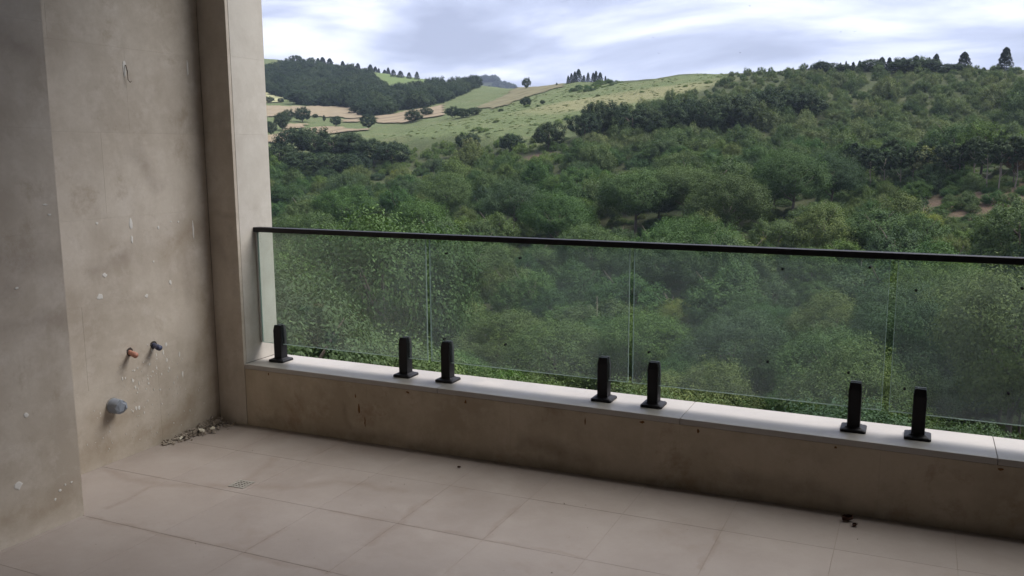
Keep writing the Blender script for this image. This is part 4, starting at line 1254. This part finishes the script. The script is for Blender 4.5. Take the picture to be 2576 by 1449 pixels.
# ------------------------------------------------------------------ wall fittings
def pipe(name, y, z, r, ln, mat, plug, label, dirv, tape=None):
    e = empty(name, (0.0, y, z)); tag(e, label, 'pipe')
    d = Vector(dirv).normalized()
    bm = bmesh.new()
    end = d * ln
    n = 16
    # outer sleeve with a wider rim and a hollow mouth
    tube(bm, [-d * 0.015, d * ln * 0.6, d * ln * 0.66, end], [r * 0.86, r * 0.86, r, r], n, False)
    tube(bm, [end, end + d * 0.0015, end - d * 0.012], [r, r * 0.92, r * 0.72], n, False)
    bmesh.ops.remove_doubles(bm, verts=bm.verts, dist=1e-5)
    link('sleeve', mesh_bm('sleeve', bm, mat, True), e)
    bm = bmesh.new()
    tube(bm, [end - d * 0.016, end - d * 0.003], [r * 0.76, r * 0.74], n)
    link('plug', mesh_bm('plug', bm, plug), e)
    bm = bmesh.new()
    ro = random.Random(y)
    ring = [(math.cos(k * math.pi / 5) * r * ro.uniform(1.15, 1.75), math.sin(k * math.pi / 5) * r * ro.uniform(1.15, 1.7) + r * .15) for k in range(10)]
    v0 = [bm.verts.new((0.0009, a_, b_)) for a_, b_ in ring]; v1 = [bm.verts.new((-0.003, a_ * 1.02, b_ * 1.02)) for a_, b_ in ring]
    bm.faces.new(v0); bm.faces.new(v1[::-1])
    for k in range(10): bm.faces.new((v0[k], v1[k], v1[(k + 1) % 10], v0[(k + 1) % 10]))
    bmesh.ops.recalc_face_normals(bm, faces=bm.faces)
    link('hole_shade', mesh_bm('hole_shade', bm, M_HOLE_SHADE), e)  # flat dark patch on the wall, shade of a chipped hole painted in


pipe('water_pipe_stub', -0.588, 0.525, 0.0145, 0.062, M_REDPIPE, M_RED, 'salmon water pipe stub with red plug in the wall', (1, -0.28, -0.10))
pipe('water_pipe_stub', -0.438, 0.530, 0.0150, 0.064, M_BLUEPIPE, M_BLUE, 'blue water pipe stub with dark blue plug in the wall', (1, -0.28, -0.08))
e = empty('waste_pipe_stub', (0.0, -0.712, 0.285)); tag(e, 'grey taped waste pipe stub low on the wall', 'pipe')
bm = bmesh.new()
tube(bm, [(-0.01, 0, 0), (0.045, 0, -0.002), (0.055, 0, -0.003)], [0.036, 0.036, 0.034], 20, False)
link('sleeve', mesh_bm('sleeve', bm, M_GREYPIPE, True), e)
bm = bmesh.new()
rg = tube(bm, [(0.050, 0, -0.002), (0.058, 0, -0.003), (0.063, 0, -0.003)], [0.0365, 0.0362, 0.024], 9)
for r3 in rg:
    for k, v in enumerate(r3): v.co.x += 0.006 * math.sin(k * 1.9); v.co.z += 0.002 * math.cos(k * 2.7)
link('tape_cap', mesh_bm('tape_cap', bm, M_GREYPIPE), e)
bm = bmesh.new()
tube(bm, [(0.0008, 0, 0), (0.004, 0, 0)], [0.041, 0.037], 14)
link('mortar_collar', mesh_bm('mortar_collar', bm, M_CORE), e)

# bent wire hook in a plaster gouge, high on the wall
hk = empty('wall_hook', (0.0, -0.491, 1.9)); tag(hk, 'bent wire hook sticking out of a plaster gouge high on the wall', 'hook')
bm = bmesh.new()
tube(bm, [(-0.004, 0, 0.03), (0.006, 0, 0.028), (0.012, 0.001, 0.0), (0.011, 0.003, -0.04), (0.016, 0.010, -0.052), (0.018, 0.017, -0.045)], [0.0023] * 5 + [0.0016], 7)
link('wire', mesh_bm('wire', bm, M_WIRE, True), hk)


def splash_bm(bm, y, z, w, h, seed, x=0.0007, t=0.0012):
    r = random.Random(seed)
    n = 9
    ring = [(y + math.cos(k * 2 * math.pi / n) * w * r.uniform(0.6, 1.1), z + math.sin(k * 2 * math.pi / n) * h * r.uniform(0.6, 1.1)) for k in range(n)]
    a_ = [bm.verts.new((x - 0.004, p, q)) for p, q in ring]; b_ = [bm.verts.new((x + t * 0.4, p, q)) for p, q in ring]
    c_ = [bm.verts.new((x + t, y + (p - y) * 0.7, z + (q - z) * 0.7)) for p, q in ring]
    for k in range(n):
        j = (k + 1) % n
        bm.faces.new((a_[k], a_[j], b_[j], b_[k])); bm.faces.new((b_[k], b_[j], c_[j], c_[k]))
    bm.faces.new(c_)


for i, (x_, z_, w_, h_) in enumerate(RUST):
    n_ = 9; r_2 = random.Random(i)
    ring = [(x_ + math.cos(k * 2 * math.pi / n_) * w_ * r_2.uniform(.5, 1.15), z_ + math.sin(k * 2 * math.pi / n_) * h_ * r_2.uniform(.5, 1.15)) for k in range(n_)]
    f0 = [bm_r.verts.new((p_, 0.0034, q_)) for p_, q_ in ring]; f1 = [bm_r.verts.new((p_, 0.0055, q_)) for p_, q_ in ring]
    bm_r.faces.new(f0)
    for k in range(n_): bm_r.faces.new((f0[k], f1[k], f1[(k + 1) % n_], f0[(k + 1) % n_]))
bmesh.ops.recalc_face_normals(bm_r, faces=bm_r.faces)
st = link('rust_stains', mesh_bm('rust_stains', bm_r, M_RUSTS), para); st['kind'] = 'stuff'
BIG = [(-0.525, 1.165, 0.010, 0.035), (-0.525, 1.085, 0.008, 0.022), (-0.70, 0.93, 0.014, 0.012), (-0.735, 0.83, 0.020, 0.018), (-0.30, 0.84, 0.010, 0.014), (-0.46, 0.79, 0.011, 0.011),
       (-0.12, 1.10, 0.006, 0.055), (-0.09, 1.95, 0.007, 0.05), (-0.495, 1.915, 0.013, 0.05), (-0.27, 1.155, 0.007, 0.005), (-0.22, 1.15, 0.007, 0.006), (-0.355, 1.13, 0.008, 0.010), (-0.72, 1.18, 0.009, 0.007), (-0.40, 0.96, 0.006, 0.008)]
bm = bmesh.new()
for i, b in enumerate(BIG): splash_bm(bm, *b, seed=i)
r = random.Random(3)
for i in range(85):
    y = r.gauss(-0.47, 0.11); z = r.gauss(0.39, 0.075)
    if not (-0.85 < y < -0.05 and 0.08 < z < 0.62): continue
    s = 0.0022 + 0.007 * r.random() ** 3
    splash_bm(bm, y, z, s * r.uniform(0.6, 1.2), s * r.uniform(0.8, 2.2), i + 50)
for i in range(60):
    splash_bm(bm, r.uniform(-0.9, -0.06), r.uniform(0.06, 0.3), 0.0018 + 0.003 * r.random() ** 2, 0.002 + 0.006 * r.random() ** 2, i + 300)
sp = link('plaster_splashes', mesh_bm('plaster_splashes', bm, M_SPLASH), wall)
sp['kind'] = 'stuff'
bm = bmesh.new()
for i, (y, z, w, h) in enumerate([(-1.52, 0.235, 0.022, 0.02), (-1.37, 0.12, 0.007, 0.006), (-1.345, 0.15, 0.007, 0.006), (-1.32, 0.165, 0.006, 0.006), (-1.29, 0.165, 0.006, 0.005), (-1.46, 0.50, 0.012, 0.012), (-1.30, 1.31, 0.012, 0.004), (-1.285, 1.27, 0.01, 0.004), (-1.45, 1.0, 0.009, 0.006)]):
    splash_bm(bm, y, z, w, h, i + 800, S_X + 0.0007)
sp = link('plaster_splashes', mesh_bm('plaster_splashes', bm, M_SPLASH), pier)
sp['kind'] = 'stuff'


# ------------------------------------------------------------------ things on the floor
def fz(x): return SLOPE * x


def chip_bm(bm, loc, s, seed):
    r = random.Random(seed)
    m = Matrix.Translation(loc) @ Matrix.Rotation(r.uniform(0, 6.28), 4, 'Z') @ Matrix.Rotation(r.uniform(-.9, .9), 4, 'X') @ Matrix.Diagonal((s * r.uniform(.7, 1.4), s * r.uniform(.6, 1.2), s * r.uniform(.25, .7), 1))
    g = bmesh.ops.create_icosphere(bm, subdivisions=1, radius=1.0, matrix=m)
    for v in g['verts']:
        v.co += Vector((r.uniform(-1, 1), r.uniform(-1, 1), r.uniform(-1, 1))) * s * 0.28


bm = bmesh.new()
r = random.Random(9)
for i in range(420):
    t = r.random() ** 0.9
    y = -0.02 - 0.42 * t
    wdt = 0.115 * (1 - 0.75 * t) + 0.008
    x = 0.004 + abs(r.gauss(0, 0.5)) * wdt
    if x > 0.16: continue
    h = max(0.0, (0.045 * (1 - t) + 0.008) * (1 - x / (wdt * 1.6)))
    s = 0.004 + 0.007 * r.random() ** 2
    chip_bm(bm, (x + s, y - 0.004, fz(x) + h * r.random() + s * 0.4), s, i)
o = link('rubble_pile', mesh_bm('rubble_pile', bm, M_RUBBLE))
tag(o, 'grey crumbled plaster rubble heaped along the wall in the corner', 'rubble', None, 'stuff')
for (x, y, s, lab) in ((0.085, -0.235, 0.021, 'largest pale flat chip lying on the rubble'), (0.048, -0.345, 0.015, 'square pale chip at the outer end of the rubble'), (0.125, -0.19, 0.012, 'small pale chip at the floor side of the rubble')):
    bm = bmesh.new(); chip_bm(bm, (0, 0, 0), s, int(s * 1e4))
    o = link('stone_chip', mesh_bm('stone_chip', bm, M_CHIP), None, (x, y, fz(x) + 0.028 if y > -0.3 else fz(x) + s * 0.6))
    tag(o, lab, 'stone chip')

# drain grate
dr = empty('floor_drain', (0.80, -0.715, fz(0.8))); tag(dr, 'small square slotted metal drain grate in the floor tiles', 'drain')
dr.rotation_euler = (0, -SLOPE, 0.04)
W = 0.043
box_obj('drain_shade', (-W + 0.003, W - 0.003, -W + 0.003, W - 0.003, 0.0006, 0.0011), M_HOLE_SHADE, dr)  # thin dark sheet on the tiles, paints the shade below the slots
bm = bmesh.new()
n = 4
step = 2 * (W - 0.008) / n
# grate plate as bars so that the slots are real gaps
for i in range(n + 1):
    c = -W + 0.008 + i * step
    hw = 0.006 if i in (0, n) else 0.0042
    box(bm, -W, W, c - hw, c + hw, 0.0011, 0.0030)
for i in range(n + 1):
    c = -W + 0.008 + i * step
    hw = 0.006 if i in (0, n) else 0.0030
    box(bm, c - hw, c + hw, -W + 0.0005, W - 0.0005, 0.0011, 0.0027)
link('grate', mesh_bm('grate', bm, M_STEEL), dr)


# curled dry leaf beside the parapet, and small specks
def leaf_obj(x, y, s, rz, label, curl=0.5):
    bm = bmesh.new()
    nx, ny = 8, 5
    grid = []
    for i in range(nx):
        t = i / (nx - 1)
        w = math.sin(math.pi * min(1, t * 0.93 + 0.05)) ** 0.8 * 0.42
        grid.append([bm.verts.new(((t - 0.5) * s, (j / (ny - 1) - 0.5) * 2 * w * s, s * (0.04 + curl * (abs(j / (ny - 1) - 0.5) * 1.4) ** 2 + 0.35 * curl * (t - 0.4) ** 2 + 0.03 * math.sin(i * 2 + j)))) for j in range(ny)])
    for i in range(nx - 1):
        for j in range(ny - 1):
            bm.faces.new((grid[i][j], grid[i + 1][j], grid[i + 1][j + 1], grid[i][j + 1]))
    bmesh.ops.solidify(bm, geom=bm.faces[:], thickness=0.0008)
    o = link('dry_leaf', mesh_bm('dry_leaf', bm, M_LEAFDRY, True), None, (x, y, fz(x) + 0.0015))
    o.rotation_euler = (0, 0, rz)
    return tag(o, label, 'leaf')


leaf_obj(3.345, -0.075, 0.042, 0.4, 'dark curled dry leaf lying by the parapet, upper of two', 0.9)
leaf_obj(3.375, -0.115, 0.026, 1.1, 'small torn dry leaf on the floor nearest the viewer', 0.6)
leaf_obj(1.62, -0.145, 0.016, 0.2, 'tiny dark leaf bit alone on the middle of the floor', 0.8)
bm = bmesh.new()
r = random.Random(17)
for i in range(90):
    x, y = r.uniform(0.1, 4.2), r.uniform(-1.6, -0.05)
    if x < S_X and y < Y_N: continue
    s = 0.0012 + 0.0022 * r.random() ** 3
    chip_bm(bm, (x, y, fz(x) + s * 0.5), s, 900 + i)
o = link('floor_grit', mesh_bm('floor_grit', bm, M_RUBBLE))
tag(o, 'scattered grit specks on the floor tiles', 'grit', None, 'stuff')


# ------------------------------------------------------------------ birds
def bird(u, v, d, span, rz, label):
    q = AX_F + AX_R * ((u - IMG_CX) / F_PX) - AX_U * ((v - IMG_CY) / F_PX)
    p = CAM + q * d
    bm = bmesh.new()
    tube(bm, [(-0.5, 0, 0), (-0.3, 0, 0.0), (0, 0, 0.02), (0.3, 0, 0.03), (0.45, 0, 0.0)], [0.03, 0.07, 0.11, 0.08, 0.02], 8)
    for s in (-1, 1):
        prof = [(0.18, 0.05, -0.16), (0.2, 0.5, -0.08), (0.02, 1.0, -0.1)]
        top = [bm.verts.new((a, s * y_, 0.05 + 0.28 * y_ * (1.3 - y_))) for a, y_, b_ in prof] + [bm.verts.new((b_, s * y_, 0.05 + 0.28 * y_ * (1.3 - y_))) for a, y_, b_ in prof[::-1]]
        low = [bm.verts.new(vv_.co - Vector((0, 0, 0.02))) for vv_ in top]
        bm.faces.new(top); bm.faces.new(low[::-1])
        for k in range(6): bm.faces.new((top[k], low[k], low[(k + 1) % 6], top[(k + 1) % 6]))
    bmesh.ops.recalc_face_normals(bm, faces=bm.faces)
    o = link('bird', mesh_bm('bird', bm, M_BIRD), None, p)
    o.scale = (span / 2,) * 3; o.rotation_euler = (0.15, 0, rz)
    tag(o, label, 'bird', 'birds flying under the clouds')


for i, (u, v, lab) in enumerate([(1886, 15, 'topmost bird flying at the upper edge of the sky'), (1643, 94, 'leftmost bird flying under the clouds'), (1657, 134, 'small bird flying just below the leftmost bird'), (1862, 133, 'lone bird flying low over the right ridge'), (2115, 80, 'left bird of the flying pair at the right'), (2151, 79, 'right bird of the flying pair at the right')]):
    bird(u, v, 95, [0.42, 0.3, 0.26, 0.32, 0.32, 0.34][i], 0.5 + i * 0.9, lab)

# ------------------------------------------------------------------ haze
HAZE = True
if HAZE:
    hz = box_obj('haze', (-2600, 2600, -1200, 2900, -80, 260), None)
    tag(hz, 'thin pale summer haze over the hills', None, None, 'stuff')
    m = bpy.data.materials.new('haze_air'); m.use_nodes = True
    t = m.node_tree; t.nodes.clear()
    pv = N(t, 'ShaderNodeVolumePrincipled', ins={'Color': (0.62, 0.74, 1.0, 1), 'Density': 0.0002, 'Anisotropy': 0.2})
    ot = t.nodes.new('ShaderNodeOutputMaterial'); t.links.new(pv.outputs[0], ot.inputs['Volume'])
    hz.data.materials.append(m)
